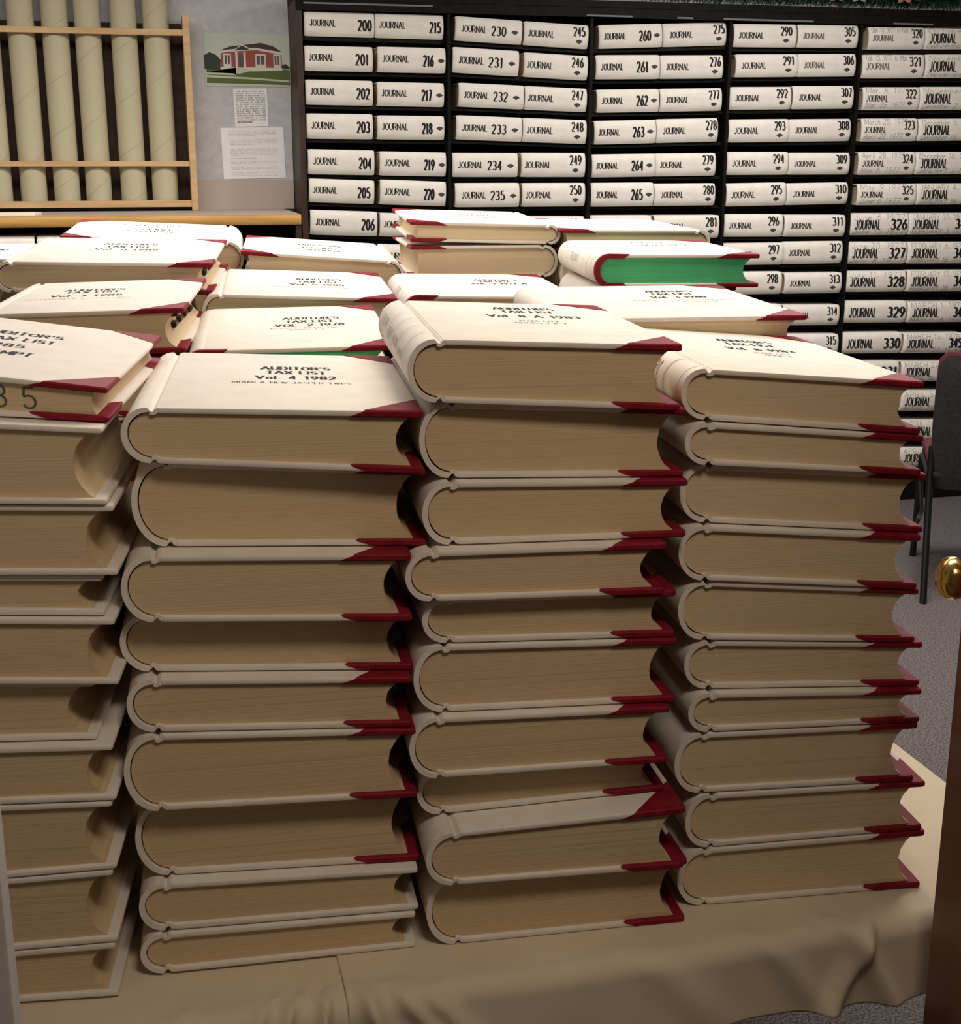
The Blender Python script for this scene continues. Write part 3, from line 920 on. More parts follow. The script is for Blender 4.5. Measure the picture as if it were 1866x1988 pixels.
# ================================================================== JOURNAL SHELVING
SH_Y = 5.60
JL, JT, JD = 0.285, 0.098, 0.235
def journal_case():
    """(y,z) outline of spine and boards pushed along x"""
    b = .0045
    n = 12
    o, i_ = [], []
    def sp(v): return .016*(abs(v)**3.2)
    for k in range(n+1):
        v = -1 + 2*k/n
        o.append((sp(v), JT/2 + v*JT/2))
        i_.append((sp(v)*.8+.005, JT/2 + v*(JT/2-b)))
    prof = [(JD, 0)] + o + [(JD, JT), (JD, JT-b)] + i_[::-1] + [(JD, b)]
    secs = [(0, .90, .006), (.003, .95, .003), (.009, .99, .0006), (.016, 1, 0), (JL-.016, 1, 0), (JL-.009, .99, .0006), (JL-.003, .95, .003), (JL, .90, .006)]
    v, f = [], []
    m = len(prof)
    for (x, s, dy) in secs:
        for (y, z) in prof:
            near = max(0, 1 - y/.03)
            k = 1 - (1-s)*near
            v.append((x, y + dy*near, JT/2 + (z-JT/2)*k))
    for j in range(len(secs)-1):
        for k in range(m):
            k2 = (k+1) % m
            f.append((j*m+k, (j+1)*m+k, (j+1)*m+k2, j*m+k2))
    f.append(tuple(range(m))); f.append(tuple((len(secs)-1)*m+k for k in range(m-1,-1,-1)))
    return v, f
jv, jf = journal_case()
J_CASE = bpy.data.meshes.new('cover'); J_CASE.from_pydata(jv, [], jf); J_CASE.materials.append(M['journal'])
for p in J_CASE.polygons: p.use_smooth = True
J_CASE.set_sharp_from_angle(angle=rad(40))
_mb = MB().box(.006, JL-.006, .024, JD-.006, .0048, JT-.0048)
J_PAGE = bpy.data.meshes.new('page_block'); J_PAGE.from_pydata(_mb.v, [], _mb.f); J_PAGE.materials.append(M['page2'])

def spy(z):
    v = (z - JT/2)/(JT/2)
    return .016*(min(1, abs(v))**3.2) - .0007
HAND = {320: ("Jan. 14, 1977 to Feb. 15", ""), 321: ("Feb. 15, 1977 to Mar. 8", ""), 322: ("Mar. 8, 1977", "Mar. 25, 1977"), 323: ("March 25, 1977", "April 22, 1977"),
 324: ("April 28, 1977", "May 6, 1977"), 325: ("May 9 1977", "June 6 1977"), 326: ("June 6 1977", "June 15 1977"), 327: ("June 20, 1977", "July 8 1977"), 328: ("July 11, 1977", ""),
 335: ("October 31", "November 8"), 336: ("November 9", "November 21"), 337: ("November 22", "December 2, 1977"), 338: ("December 5, 1977", "December 15, 1977"), 339: ("December 16, 1977", "JANUARY 3, 1978"),
 340: ("JANUARY 4, 1978", "JANUARY 19, 1978"), 341: ("JANUARY 20, 1978", "FEBRUARY 3, 1978"), 342: ("FEBRUARY 6, 1978", "FEBRUARY 16, 1978"), 343: ("FEBRUARY 17, 1978", "FEBRUARY 28, 1978"),
 344: ("MARCH 1, 1978", "MARCH 14, 1978"), 345: ("MARCH 15, 1978", "MARCH 27, 1978"), 346: ("MARCH 27, 1978", "APRIL 4, 1978"), 347: ("APRIL 5, 1978", "APRIL 18, 1978"), 348: ("APRIL 19, 1978", "APRIL 26, 1978"), 349: ("APRIL 27, 1978", "MAY 9, 1978")}
HAND_FONT_OK = set(G)
def journal(num, px_l, px_r, base_l, ang, z_scale, sx):
    root = empty('journal_volume', base_l, 0, None, 'book', 'journal volumes on the dark shelving')
    root.rotation_euler = (0, ang, 0)
    root.scale = (sx, 1, z_scale)
    col = (num-200)//15
    big = num >= 326
    row = ['top', 'second', 'third', 'fourth', 'fifth', 'sixth', 'seventh', 'eighth', 'ninth', 'tenth', 'eleventh', 'twelfth', 'thirteenth', 'fourteenth', 'fifteenth'][(num-200) % 15]
    root['label'] = 'white journal volume numbered %d, %s row, %s of the %s bay' % (num, row, 'left half' if col % 2 == 0 else 'right half', ['first', 'second', 'third', 'fourth', 'fifth'][col//2])
    for nm, me in (('cover', J_CASE), ('page_block', J_PAGE)):
        o = bpy.data.objects.new(nm, me); COL.objects.link(o); o.parent = root
    mb = MB()
    def put(s, a, b, zc, h, hx, hy, serif, mi, gap=.22, slant=0):
        v, f = text2d(s, (b-a)*JL, h, hx, hy, serif, gap, slant, cx=(a+b)/2*JL, cy=zc*JT, sub=True)
        mb.add([(x, spy(z) - (.0003 if mi == 3 else 0), z) for x, z in v], f, mi)
    def fan(a, zc, w=.031, h=.018):
        cx = a*JL
        P = [(0,-.5),(.5,.02),(.36,.30),(.18,.44),(0,.5),(-.18,.44),(-.36,.30),(-.5,.02)]
        v = [(cx+p[0]*w, zc*JT+p[1]*h) for p in P]
        mb.add([(x, spy(z), z) for x, z in v], [tuple(range(8))], 1)
    if big or num >= 335:
        j = random.uniform(-.01,.01)
        put('JOURNAL', .07+j, .50+j, .48, .041, .075, .05, .0, 0, .30)
        if num < 335: put(str(num), .69, .95, .49, .044, .13, .07, 0, 0, .30)
        else: put(str(num), .76, 1.0-.03, .50, .044, .13, .07, 0, 0, .30)
    else:
        lay = {0: (.07,.43,.755,.935,.47,None), 1: (.06,.44,.66,.80,.47,(.92,.47)), 2: (.09,.46,.54,.745,.48,(.885,.46)), 3: (.05,.45,.755,.925,.70,(.84,.27)),
               4: (.07,.41,.63,.80,.49,(.905,.49)), 5: (.09,.45,.79,.95,.70,(.865,.28)), 6: (.08,.47,.75,.915,.70,(.83,.28)), 7: (.09,.45,.78,.945,.70,(.84,.28)), 8: (.06,.44,.76,.935,.70,(.83,.28))}[col]
        a, b, c, d, zn, em = lay
        j = random.uniform(-.012, .012)
        if num == 215: c, d, em = .80, .955, None
        put('JOURNAL', a+j, b+j, .53 if col < 2 else .50, .025, .085, .05, .075, 2 if num in (305, 306, 320, 321) else 0, .26)
        put(str(num), c+j, d+j, zn, .042 if col in (0, 1, 4) else .037, .095, .05, .05, 0, .32)
        if num == 206:
            pass
        if em: fan(em[0]+j, em[1])
    if num in HAND:
        up, dn = HAND[num]
        top, bot = (.83, .17) if num >= 326 or num >= 335 else (.86, .22)
        sl = .25 if not up.isupper() else .08
        if up: put(up, .05, .80 if num < 326 else .92, top, .023, .035, .03, 0, 3, .25, sl)
        if dn: put(dn, .05, .72 if num < 326 else .92, bot, .022, .035, .03, 0, 3, .25, sl)
    mb.build('lettering', None, root, False, [M['ink'], M['emblem'], M['softink'], M['pencil']])
    return root

BAYS = {  # for each row: left and right end of both spines, height of the shelf below them at either end
 200: [(592,729,730,863,69,76.5),(589,725,734,866,137,142.5),(591,726,734,864,203,208),(591,726,734,864,269.5,272),(595,728,738,867,338.5,343),(595,728,738,866,393,401),(601,733,738,870,456,463)],
 230: [(884,1014,1018,1146,78,95.5),(879,1008,1018,1145,140.5,156.5),(891,1018,1020,1143,207,218),(887,1015,1016,1141,271,280),(879,1006,1013,1137,344,344),(885,1010,1015,1138,403,401),(884,1010,1014,1138,466,465)],
 260: [(1165,1288,1290,1414,94.5,87.5),(1158,1282,1283,1405,154,152),(1161,1282,1283,1403,219,215),(1156,1276,1277,1397,281,275),(1150,1273,1273,1392,345,341),(1148,1270,1271,1389,402,399),(1145,1266,1270,1396,464,462)],
 290: [(1426,1548,1550,1675,91,93),(1429,1550,1551,1671,150,148),(1417,1539,1540,1658,213,211),(1413,1533,1534,1655,277,274),(1410,1532,1532,1653,340,339),(1407,1526,1527,1647,401.5,396),(1404,1522,1523,1641,460.5,459.5),
       (1400,1521,1522,1638,516,512),(1398,1518,1523,1639,573,569.5),(1398,1518,1521,1637,634,632),(1396,1512,1515,1633,691,689)],
 320: [(1688,1797,1798,1915,96,95),(1676,1796,1797,1914,152,151),(1677,1787,1788,1906,214,213),(1674,1783,1784,1902,275,273),(1668,1779,1780,1898,340,338),(1664,1779,1780,1898,399,397),(1647,1765,1766,1884,457.5,455.5),
       (1641,1762,1763,1880,513,512),(1640,1760,1761,1879,568,566),(1639,1761,1762,1878,628,626),(1635,1752,1753,1868,688,685),(1632,1746,1748,1862,742,740),(1630,1745,1748,1860,800,798),(1628,1744,1748,1860,858,856),(1628,1744,1748,1860,910,908)],
}
for n0, more in ((200, 3), (230, 4), (260, 4)):
    for i in range(more):
        r = BAYS[n0][-1]
        BAYS[n0].append(tuple(v + (61 if k > 3 else -1) for k, v in enumerate(r)))
shelv = empty('journal_shelving', (2.2, SH_Y, 0), 0, 'black metal roller shelving full of white journal volumes', 'shelving')
SO = Vector((2.2, SH_Y, 0))
def spart(name, x0, x1, y0, y1, z0, z1, mat='blackmetal', bev=0):
    return MB().box(x0-SO.x, x1-SO.x, y0-SO.y, y1-SO.y, z0-SO.z, z1-SO.z, bev=bev).build(name, M[mat], shelv)
SH_TOP = at_y(900, 8, SH_Y).z
XL = at_y(580, 200, SH_Y).x
XR = 3.85
spans = []
for n0, rows in BAYS.items():
    spans.append((min(at_y(r[0], r[4], SH_Y).x for r in rows), max(at_y(r[3], r[5], SH_Y).x for r in rows)))
ups = [XL] + [(spans[i][1] + spans[i+1][0])/2 for i in range(4)] + [XR]
SBACK = WALL_Y - .012
bays = list(BAYS.items())
for bi, (n0, rows) in enumerate(bays):
    x0, x1 = ups[bi] + (.018 if bi == 0 else 0), ups[bi+1]
    for ri, (a, b, c, d, yl, yr) in enumerate(rows):
        pl = at_y(a, yl, SH_Y); pr = at_y(d, yr, SH_Y)
        if n0 == 320: pr = at_y(d, yr, SH_Y)
        sl = (pr.z-pl.z)/(pr.x-pl.x)
        zf = lambda x: pl.z + sl*(x-pl.x)
        # shelf of this compartment, as slanted as it hangs
        g = .008
        v = []
        for z_ in (-.014, -.001):
            for (x, y) in ((x0+g, SH_Y+.035), (x1-g, SH_Y+.035), (x1-g, SBACK-.012), (x0+g, SBACK-.012)):
                v.append((x-SO.x, y-SO.y, zf(x)+z_))
        MB().add(v, [(0,3,2,1),(4,5,6,7),(0,1,5,4),(1,2,6,5),(2,3,7,6),(3,0,4,7)]).build('shelf', M['blackmetal'], shelv)
        for (p, q, off) in ((a, b, 0), (c, d, 15)):
            num = n0 + off + ri
            X0 = max(at_y(p, yl, SH_Y).x, x0+.012); X1 = min(at_y(q, yr, SH_Y).x, x1-.014) - .0008
            if off: X0 = max(X0, prev+.0008)
            prev = X1
            sx = (X1-X0)/JL
            base = Vector((X0, SH_Y + random.uniform(-.006, .010), zf(X0) + .0008))
            journal(num, p, q, base, -math.atan(sl), random.uniform(.95, 1.02) if ri else .95, sx)
    # rows further down, out of sight from the doorway, carry on as bare shelves
for bi, x in enumerate(ups):
    w = .013 if bi else .024
    mb = MB().box(x-w/2-SO.x if bi else x-SO.x, x+w/2-SO.x if bi else x+w-SO.x, 0.004, SBACK-SO.y, 0, SH_TOP)
    mb.build('upright', M['blackmetal'] if bi else M['brownmetal'], shelv)
spart('back_panel', XL, XR, SBACK-.01, SBACK, 0.0, SH_TOP)
spart('top_panel', XL, XR, SH_Y-.004, SBACK, SH_TOP, SH_TOP+.03, bev=.003)
spart('base_plinth', XL, XR, SH_Y+.01, SBACK-.012, 0.0, .11)
for (xa, xb, yy) in ((1139,1228,24),(1315,1346,27),(1405,1580,31),(1736,1812,31),(560+8,840,3)):
    pa = at_y(xa, yy-2, SH_Y-.006); pb = at_y(xb, yy+2, SH_Y-.006)
    if pa.x < XL: pa.x = XL+.03
    zc = SH_TOP - (.012 if yy < 10 else .031)
    spart('label_holder', pa.x, pb.x, SH_Y-.010, SH_Y-.004, zc-.0035, zc+.0035, 'steel', .001)
spart('fascia', XL, XR, SH_Y-.004, SH_Y+.008, SH_TOP-.036, SH_TOP)

# garland along the top of the shelving
gar = empty('garland', (2.9, SH_Y+.03, SH_TOP+.03), 0, 'green needle garland lying along the top of the dark shelving', 'garland')
gx0, gx1 = at_y(1262, 5, SH_Y).x - 2.9, 3.75 - 2.9
rnd = random.Random(3)
mb = MB()
mb.tube([(gx0 + (gx1-gx0)*i/30, .03*math.sin(i*1.3), .045 + .008*math.sin(i*2.1)) for i in range(31)], .007, 6)
mb.build('wire_stem', flat('dark_wire', (.02,.05,.02)), gar, True)
mb = MB()
for i in range(5200):
    x = gx0 + (gx1-gx0)*rnd.random()
    th = rnd.random()*2*math.pi
    l = rnd.uniform(.04, .09)
    d = Vector((rnd.uniform(-.6,.6), math.cos(th), math.sin(th)*.9)).normalized()
    p = Vector((x, .0, .045)); q = p + d*l
    if q.z < .004 and q.y > -.055: q.z = rnd.uniform(0.004, .02)
    if q.z < -.035: q.z = -.035
    s = d.cross(Vector((.3,.2,1))).normalized()*.0021
    mb.add([p-s, p+s, q+s*.5, q-s*.5], [(0,1,2,3)])
o = mb.build('needles', noise_mat('garland_green', (.010,.045,.022), (.03,.10,.05), (20,20,20), .7), gar)
o['kind'] = 'stuff'
petal_pink = flat('pink_petals', (.42,.20,.17)); petal_white = flat('white_petals', (.42,.41,.39))
for px, pm, wl in ((1626,petal_pink,'pink'),(1670,petal_white,'white'),(1758,petal_pink,'pink')):
    pt = at_y(px, 6, SH_Y-.05)
    fl = empty('artificial_flower', (pt.x, SH_Y-.040, SH_TOP+.098), 0, {1626: 'pale pink artificial flower above Journal 305', 1670: 'white artificial flower above Journal 320', 1758: 'pale pink artificial flower above the handwritten Journal 335'}[px], 'flower', 'flowers in the garland')
    for k in range(6):
        t = 2*math.pi*k/6
        e = Vector((math.cos(t), -.25, math.sin(t))); s_ = Vector((-math.sin(t), 0, math.cos(t)))
        v = []
        for i in range(6):
            u = i/5; w = .020*math.sin(math.pi*min(.98, u*.85+.1))
            c = e*(.055*u) + Vector((0, .012*u*u, 0))
            v += [c - s_*w, c + Vector((0,-.005*math.sin(math.pi*u),0)), c + s_*w]
        f = []
        for i in range(5):
            f += [(3*i,3*i+1,3*i+4,3*i+3),(3*i+1,3*i+2,3*i+5,3*i+4)]
        po = mesh_obj('petal', v, f, pm, fl, True)
        sm_ = po.modifiers.new('solid', 'SOLIDIFY'); sm_.thickness = .0015
    MB().lathe([(.002,-.012),(.008,-.009),(.009,0),(.004,.006)], 10, axis='y').build('flower_centre', flat('flower_centre', (.5,.4,.1)), fl, True)

# ================================================================== LEDGE CABINET, RACK, PAPERS
CF_Y = 5.22
CT_Z = at_y(585, 416, CF_Y).z
RY = at_z(380, 409, CT_Z).y
LW_Y = RY + .165
struct(MB().box(-3.2, XL-.001, LW_Y, WALL_Y, 0.0, 2.75).build('wall_left_alcove', M['wall']))
CX0, CX1 = -3.1, at_y(585, 425, CF_Y).x
cab = empty('ledge_cabinet', ((CX0+CX1)/2, CF_Y, 0), 0, 'long ledge cabinet with pink-beige top and golden oak front edge', 'cabinet')
CO_ = Vector(((CX0+CX1)/2, CF_Y, 0))
def cpart(name, x0, x1, y0, y1, z0, z1, mat, bev=0):
    return MB().box(x0-CO_.x, x1-CO_.x, y0-CO_.y, y1-CO_.y, z0, z1, bev=bev).build(name, M[mat], cab, bev > 0)
cpart('worktop', CX0, CX1, CF_Y+.022, LW_Y-.002, CT_Z-.032, CT_Z, 'lam')
cpart('backsplash', CX0, XL-.003, LW_Y-.022, LW_Y-.002, CT_Z, at_y(300, 351, LW_Y-.022).z, 'lam')
ed = MB()
prof = [(CF_Y+.022, CT_Z), (CF_Y+.010, CT_Z), (CF_Y+.003, CT_Z-.004), (CF_Y, CT_Z-.014), (CF_Y+.001, CT_Z-.030), (CF_Y+.006, CT_Z-.038), (CF_Y+.022, CT_Z-.040)]
v = [(x-CO_.x, y-CO_.y, z) for x in (CX0, CX1) for (y, z) in prof]
k = len(prof)
ed.add(v, [(i, (i+1) % k, k+(i+1) % k, k+i) for i in range(k)] + [tuple(range(k-1,-1,-1)), tuple(range(k, 2*k))])
ed.build('front_edge', M['gold_oak'], cab, True)
cpart('cabinet_back', CX0, CX1, LW_Y-.03, LW_Y-.005, 0, CT_Z-.05, 'darkwood')
JZ = at_y(60, 505, CF_Y+.03).z
for zz in (JZ-.15*i for i in range(1, 8)):
    cpart('shelf', CX0, CX1-.02, CF_Y+.02, LW_Y-.03, zz-.012, zz, 'darkwood')
cpart('shelf', CX0, CX1-.02, CF_Y+.02, LW_Y-.03, JZ-.012, JZ, 'darkwood')
cpart('side_panel', CX1-.02, CX1, CF_Y+.01, LW_Y-.03, 0, CT_Z-.045, 'darkwood')

# journals on the shelf right under the ledge
for i, (xa, xb, lab) in enumerate(((-70, 68, 'grey-white journal volume under the ledge, left of the seam'), (71, 205, 'grey-white journal volume under the ledge, right of the seam'))):
    X0 = at_y(xa, 470, CF_Y+.03).x; X1 = at_y(xb, 470, CF_Y+.03).x
    r = empty('journal_volume', (X0, CF_Y+.03, JZ+.0005), 0, lab, 'book', 'journals under the ledge')
    r.scale = ((X1-X0-.002)/JL, 1, (at_y(60, 459, CF_Y+.03).z-JZ)/JT)
    for nm, me in (('cover', J_CASE), ('page_block', J_PAGE)):
        o = bpy.data.objects.new(nm, me); COL.objects.link(o); o.parent = r
# papers lying at the left end of the ledge
pz = at_z(25, 411, CT_Z)
pp = MB().slab([(-.20,-.05),(.13,-.05),(.15,.0),(.12,.055),(-.2,.05)], 0, .012, .002)
o = pp.build('paper_sheaf', flat('cream_paper', (.72,.68,.52)))
o.location = (at_z(0, 412, CT_Z+.012).x, CF_Y+.10, CT_Z+.0005)
tag(o, 'thin sheaf of cream paper lying on the wooden ledge edge', 'paper')

# tube rack
def rz(x, y): return at_y(x, y, RY).z
UX0, UX1 = at_y(372, 380, RY).x, at_y(381, 380, RY).x + .006
rack = empty('tube_rack', (UX0, RY, CT_Z+.0006), 0, 'light oak rack holding cardboard map tubes upright on the ledge', 'rack')
RO = Vector((UX0, RY, CT_Z+.0006))
RX0 = -1.75
def rpart(name, x0, x1, y0, y1, z0, z1, mat='oak', bev=.002):
    return MB().box(x0-RO.x, x1-RO.x, y0-RO.y, y1-RO.y, z0-RO.z, z1-RO.z, bev=bev).build(name, M[mat], rack)
RB = LW_Y - .025
rpart('side_upright', UX0, UX0+.026, RY, RB, RO.z, rz(356, 28))
rpart('side_upright', RX0, RX0+.026, RY, RB, RO.z, rz(356, 28))
for (yt, yb_) in ((57, 69), (313, 323), (389, 402)):
    rpart('rail', RX0+.026, UX0, RY+.002, RY+.020, rz(340, yb_), rz(340, yt))
rpart('floor_board', RX0+.026, UX0, RY+.020, RB, rz(340, 402), rz(340, 402)+.014, 'darkwood')
rpart('back_board', RX0+.026, UX0, RB-.005, RB, rz(340, 402)+.014, rz(340, 40), 'darkwood')
tz0 = rz(340, 402)+.0145
tube_px = [(-22,26),(41,93),(106,157),(168,218),(236,286),(297,347)]
NM = ['cut by the frame edge', 'second from the frame edge', 'third from the frame edge', 'middle of the visible row', 'second from the right upright', 'next to the right upright']
for i, (xa, xb) in enumerate(tube_px):
    ty = RY + .020 + .062
    xa_, xb_ = at_y(xa, 385, ty-.02).x, at_y(xb, 385, ty-.02).x
    r0 = min(.0545, (xb_-xa_)/2); cx = (xa_+xb_)/2
    ty = RY + .0215 + r0
    root = empty('cardboard_tube', (cx, ty, tz0), 0, 'cream cardboard map tube in the rack, ' + NM[i], 'tube', 'map tubes in the oak rack')
    H = 1.02 + .02*math.sin(i*2.3)
    root.rotation_euler = (0, 0, i*1.1)
    n = 32
    mb = MB()
    ro, ri = r0, r0-.004
    prof = [(ri,0),(ro,0),(ro,H),(ri,H)]
    v, f = [], []
    for (r, h) in prof:
        for q in range(n):
            t = 2*math.pi*q/n
            v.append((r*math.cos(t), r*math.sin(t), h))
    for a in range(4):
        b2 = (a+1) % 4
        for q in range(n):
            q2 = (q+1) % n
            f.append((a*n+q, a*n+q2, b2*n+q2, b2*n+q))
    mb.add(v, f).build('tube_wall', M['tube'], root, True)
    mb = MB()
    sv, sf = [], []
    turns = H/ (.20 if i % 2 == 0 else .26)
    ns = 260
    for q in range(ns+1):
        t = 2*math.pi*turns*q/ns; h = .004 + (H-.008)*q/ns
        for d in (-.0009, .0009):
            sv.append(((ro+.0004)*math.cos(t), (ro+.0004)*math.sin(t), h+d))
    sf = [(2*q, 2*q+2, 2*q+3, 2*q+1) for q in range(ns)]
    mb.add(sv, sf).build('spiral_seam', M['seam'], root)

# pictures and papers on the grey panel
WY = LW_Y - .003
def card(px0, py0, px1, py1):
    a = at_y(px0, py1, WY); b = at_y(px1, py0, WY)
    return a.x, b.x, a.z, b.z
x0, x1, z0, z1 = card(399, 67, 562, 167)
post = empty('postcard_print', (x0, WY, z0), 0, 'colour postcard print of a brick building pinned on the grey wall', 'picture')
w, h = x1-x0, z1-z0
MB().box(0, w, 0, .0025, 0, h).build('card', M['paper'], post)
cols = [('sky', (.48,.55,.47)), ('brick', (.30,.075,.05)), ('roof', (.055,.03,.03)), ('stone', (.62,.60,.52)), ('lawn', (.09,.13,.035)), ('path', (.50,.52,.40)), ('tree', (.03,.04,.025)), ('pane', (.08,.09,.10))]
pm = [flat('postcard_' + n_, c, .5) for n_, c in cols]
ix = {n_: i for i, (n_, c) in enumerate(cols)}
mb = MB()
lay_n = [0]
def poly(name, pts):
    lay_n[0] += 1
    yy = -.0002 - .00003*lay_n[0]
    mb.add([(p[0]*w, yy, p[1]*h) for p in pts], [tuple(range(len(pts)))], ix[name])
def rectp(name, a, b, c, d): poly(name, [(a,c),(b,c),(b,d),(a,d)])
rectp('sky', .0, 1, .0, 1)
rectp('lawn', .02, .99, .02, .33)
poly('path', [(.02,.165),(.5,.14),(.98,.09),(.98,.125),(.5,.175),(.02,.21)])
poly('path', [(.02,.02),(.6,.02),(.9,.01),(.98,.0),(.98,.035),(.6,.05),(.02,.06)])
poly('tree', [(.0,.32),(.18,.30),(.19,.5),(.13,.60),(.06,.64),(.0,.58)])
poly('tree', [(.88,.34),(.99,.34),(.99,.38),(.94,.44),(.89,.41)])
poly('brick', [(.19,.36),(.90,.34),(.90,.62),(.66,.70),(.19,.64)])
poly('stone', [(.19,.30),(.55,.29),(.90,.31),(.90,.36),(.55,.37),(.19,.36)])
poly('stone', [(.18,.62),(.34,.68),(.58,.70),(.91,.61),(.91,.66),(.60,.745),(.18,.67)])
poly('roof', [(.17,.67),(.30,.75),(.48,.79),(.66,.83),(.80,.77),(.91,.66),(.60,.735),(.40,.72)])
poly('stone', [(.32,.66),(.44,.80),(.56,.70)])
poly('roof', [(.35,.68),(.44,.775),(.53,.70)])
for a, b in ((.36,.385),(.455,.48)): rectp('stone', a, b, .34, .66)
rectp('pane', .40, .445, .35, .60)
for a, b in ((.22,.31),(.59,.71),(.80,.885)):
    rectp('stone', a, b, .36, .62); rectp('pane', a+.015, (a+b)/2-.006, .42, .59); rectp('pane', (a+b)/2+.006, b-.015, .42, .59)
poly('path', [(.30,.30),(.36,.36),(.48,.36),(.52,.29),(.40,.24),(.02,.26),(.02,.22),(.36,.21)])
mb.build('printed_view', None, post, False, pm)

def note(px, rot, rows, label, ink):
    x0, x1, z0, z1 = card(*px)
    r = empty('typed_note' if rows > 12 else 'printed_letter', (x0, WY, z0), 0, label, 'paper')
    r.rotation_euler = (0, rot, 0)
    w, h = x1-x0, z1-z0
    MB().box(0, w, 0, .002, 0, h).build('sheet', M['paper'], r)
    mb = MB(); rn = random.Random(rows)
    return r, w, h, mb, rn
r, w, h, mb, rn = note((457,173,519,246), rad(-1), 16, 'small typed paper slip under the postcard print', 'ink')
words = "A HANDSOME BRICK LIBRARY STOOD HERE FOR MANY YEARS AND SERVED THE TOWN WELL WITH BOOKS AND RECORDS KEPT IN ITS ROOMS".split()
for i in range(15):
    ww = ' '.join(rn.sample(words, 4))
    wd = w*(.86 if i not in (14,) else .45)
    v, f = text2d(ww, wd, h*.032, .12, .09, 0, .3, cx=w*.07+wd/2, cy=h*(.93-.058*i))
    mb.add([(x, -.0004, z) for x, z in v], f)
mb.build('typed_lines', M['ink'], r)
r, w, h, mb, rn = note((435,249,552,348), rad(-1.2), 10, 'white printed letter pinned below the small typed slip', 'pencil')
for i, fr in enumerate((.93,.90,.87,.84,.76,.73,.70,.67,.58,.55,.52,.49,.46,.40,.33,.30,.22,.19,.12,.09,.06)):
    ww = ' '.join(rn.sample(words, 6))
    wd = w*(.75 if i not in (3,7,13,19) else .4)
    v, f = text2d(ww, wd, h*.013, .10, .08, 0, .3, cx=w*.13+wd/2, cy=h*fr)
    mb.add([(x, -.0004, z) for x, z in v], f)
mb.build('printed_lines', M['pencil'], r)

# ================================================================== CHAIR, DOOR, JAMB
foot = at_z(1776, 1163, 0)
_a = rad(62)
ch = empty('stacking_chair', (foot.x + .03 + .46*math.sin(_a), foot.y - .46*math.cos(_a), 0), _a, 'dark stacking chair with maroon upholstery beside the journal shelving', 'chair')
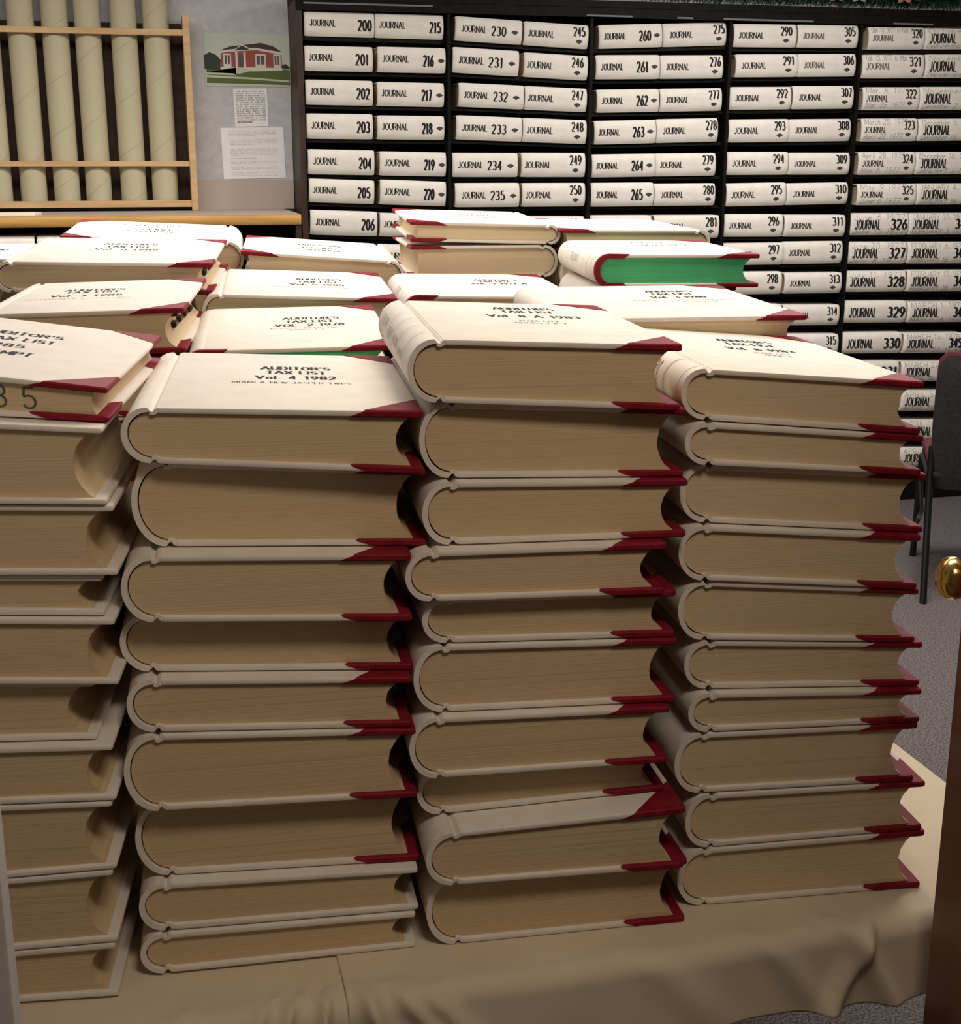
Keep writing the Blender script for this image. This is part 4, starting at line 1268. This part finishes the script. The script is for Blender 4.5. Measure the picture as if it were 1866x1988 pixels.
# chair faces +x; rear legs near x=0
for sy in (0, .46):
    MB().tube([(-.06, sy, 0), (.02, sy, .22), (.10, sy, .46), (.108, sy, .56)], .013).build('rear_leg', M['black'], ch, True)
    MB().tube([(.58, sy, 0), (.55, sy, .30), (.53, sy, .43), (.47, sy, .452), (.10, sy, .44)], .013).build('front_leg', M['black'], ch, True)
    MB().tube([(.06, sy+(-.03 if sy == 0 else .03), .30), (.16, sy+(-.03 if sy == 0 else .03), .245), (.34, sy, .25), (.50, sy, .33)], .009).build('ganging_bar', M['black'], ch, True)
MB().box(.09, .57, .0, .46, .44, .465, bev=.01).build('seat_pan', M['charcoal'], ch, True)
MB().box(.17, .57, -.005, .465, .465, .505, bev=.018).build('seat_cushion', M['maroon'], ch, True)
def padded(x0, x1, z0, z1, thick, dx, bulge):
    v, f = [], []
    nz, ny = 12, 12
    for side in (0, 1):
        for i in range(nz+1):
            for j in range(ny+1):
                a, b = i/nz, j/ny
                z = z0 + (z1-z0)*a
                e = min(1, 6*min(b, 1-b)) ** .5 * min(1, 6*min(a, 1-a)) ** .5
                shr = .03*(max(0, abs(a-.5)*2-.75)/.25)**2
                y = -.005 + shr + (.47-2*shr)*b
                x = x0 + dx*a + (thick*(.4+.6*e) if side else -thick*.25*e) - bulge*math.sin(math.pi*b)
                v.append((x, y, z))
    n = (nz+1)*(ny+1)
    for i in range(nz):
        for j in range(ny):
            a = i*(ny+1)+j
            f.append((a, a+ny+1, a+ny+2, a+1)); f.append((n+a, n+a+1, n+a+ny+2, n+a+ny+1))
    rim = [i*(ny+1) for i in range(nz+1)] + [nz*(ny+1)+j for j in range(1, ny+1)] + [i*(ny+1)+ny for i in range(nz-1,-1,-1)] + [j for j in range(ny-1,0,-1)]
    for a, b in zip(rim, rim[1:]+rim[:1]): f.append((a, b, n+b, n+a))
    return v, f
v, f = padded(.105, 0, .40, .905, .018, -.03, .03)
mesh_obj('back_shell', v, f, M['charcoal'], ch, True)
v, f = padded(.118, 0, .55, .915, .045, -.03, .03)
mesh_obj('back_cushion', v, f, M['maroon'], ch, True)

# door on the right, opened into the room, seen along its face
dd = 1.36
e = at_d(1837, 1511, dd)
edge = Vector((e.x, e.y, 0))
away = edge.normalized()
swing = rad(15)
near = -Vector((away.x*math.cos(swing) - away.y*math.sin(swing), away.x*math.sin(swing) + away.y*math.cos(swing), 0))
hinge = edge + near*.76
dirv = (edge - hinge); DW = dirv.length
door = empty('door', hinge, math.atan2(dirv.y, dirv.x), 'brown wooden door opened into the room beside the table', 'door')
MB().box(0, DW, -.042, 0, .012, 2.03, bev=.0015).build('door_leaf', M['door'], door)
# keyed to where the knob shows
lat = DW - .060
kz_ = at_d(1842, 1118, dd-.05).z
kn = MB().lathe([(.004,.0445),(.012,.0435),(.018,.040),(.0215,.034),(.0225,.028),(.0205,.021),(.015,.015),(.009,.011),(.008,.0)], 32, axis='y', org=(lat,0,kz_))
knob = kn.build('door_knob', M['brass'], door, True)
MB().lathe([(.009,.007),(.020,.006),(.025,.003),(.026,0)], 32, axis='y', org=(lat,0,kz_)).build('knob_rose', M['brass'], door, True)
MB().box(DW-.001, DW+.0015, -.034, -.010, kz_-.03, kz_+.03).build('latch_plate', M['brass'], door)

jp = at_d(12, 1740, .93)
t_ = MB().box(-.14, 0, -.02, .02, 0, 2.1, bev=.002).build('trim_1', M['paint'])
t_.location = (jp.x, jp.y, 0)
struct(t_)
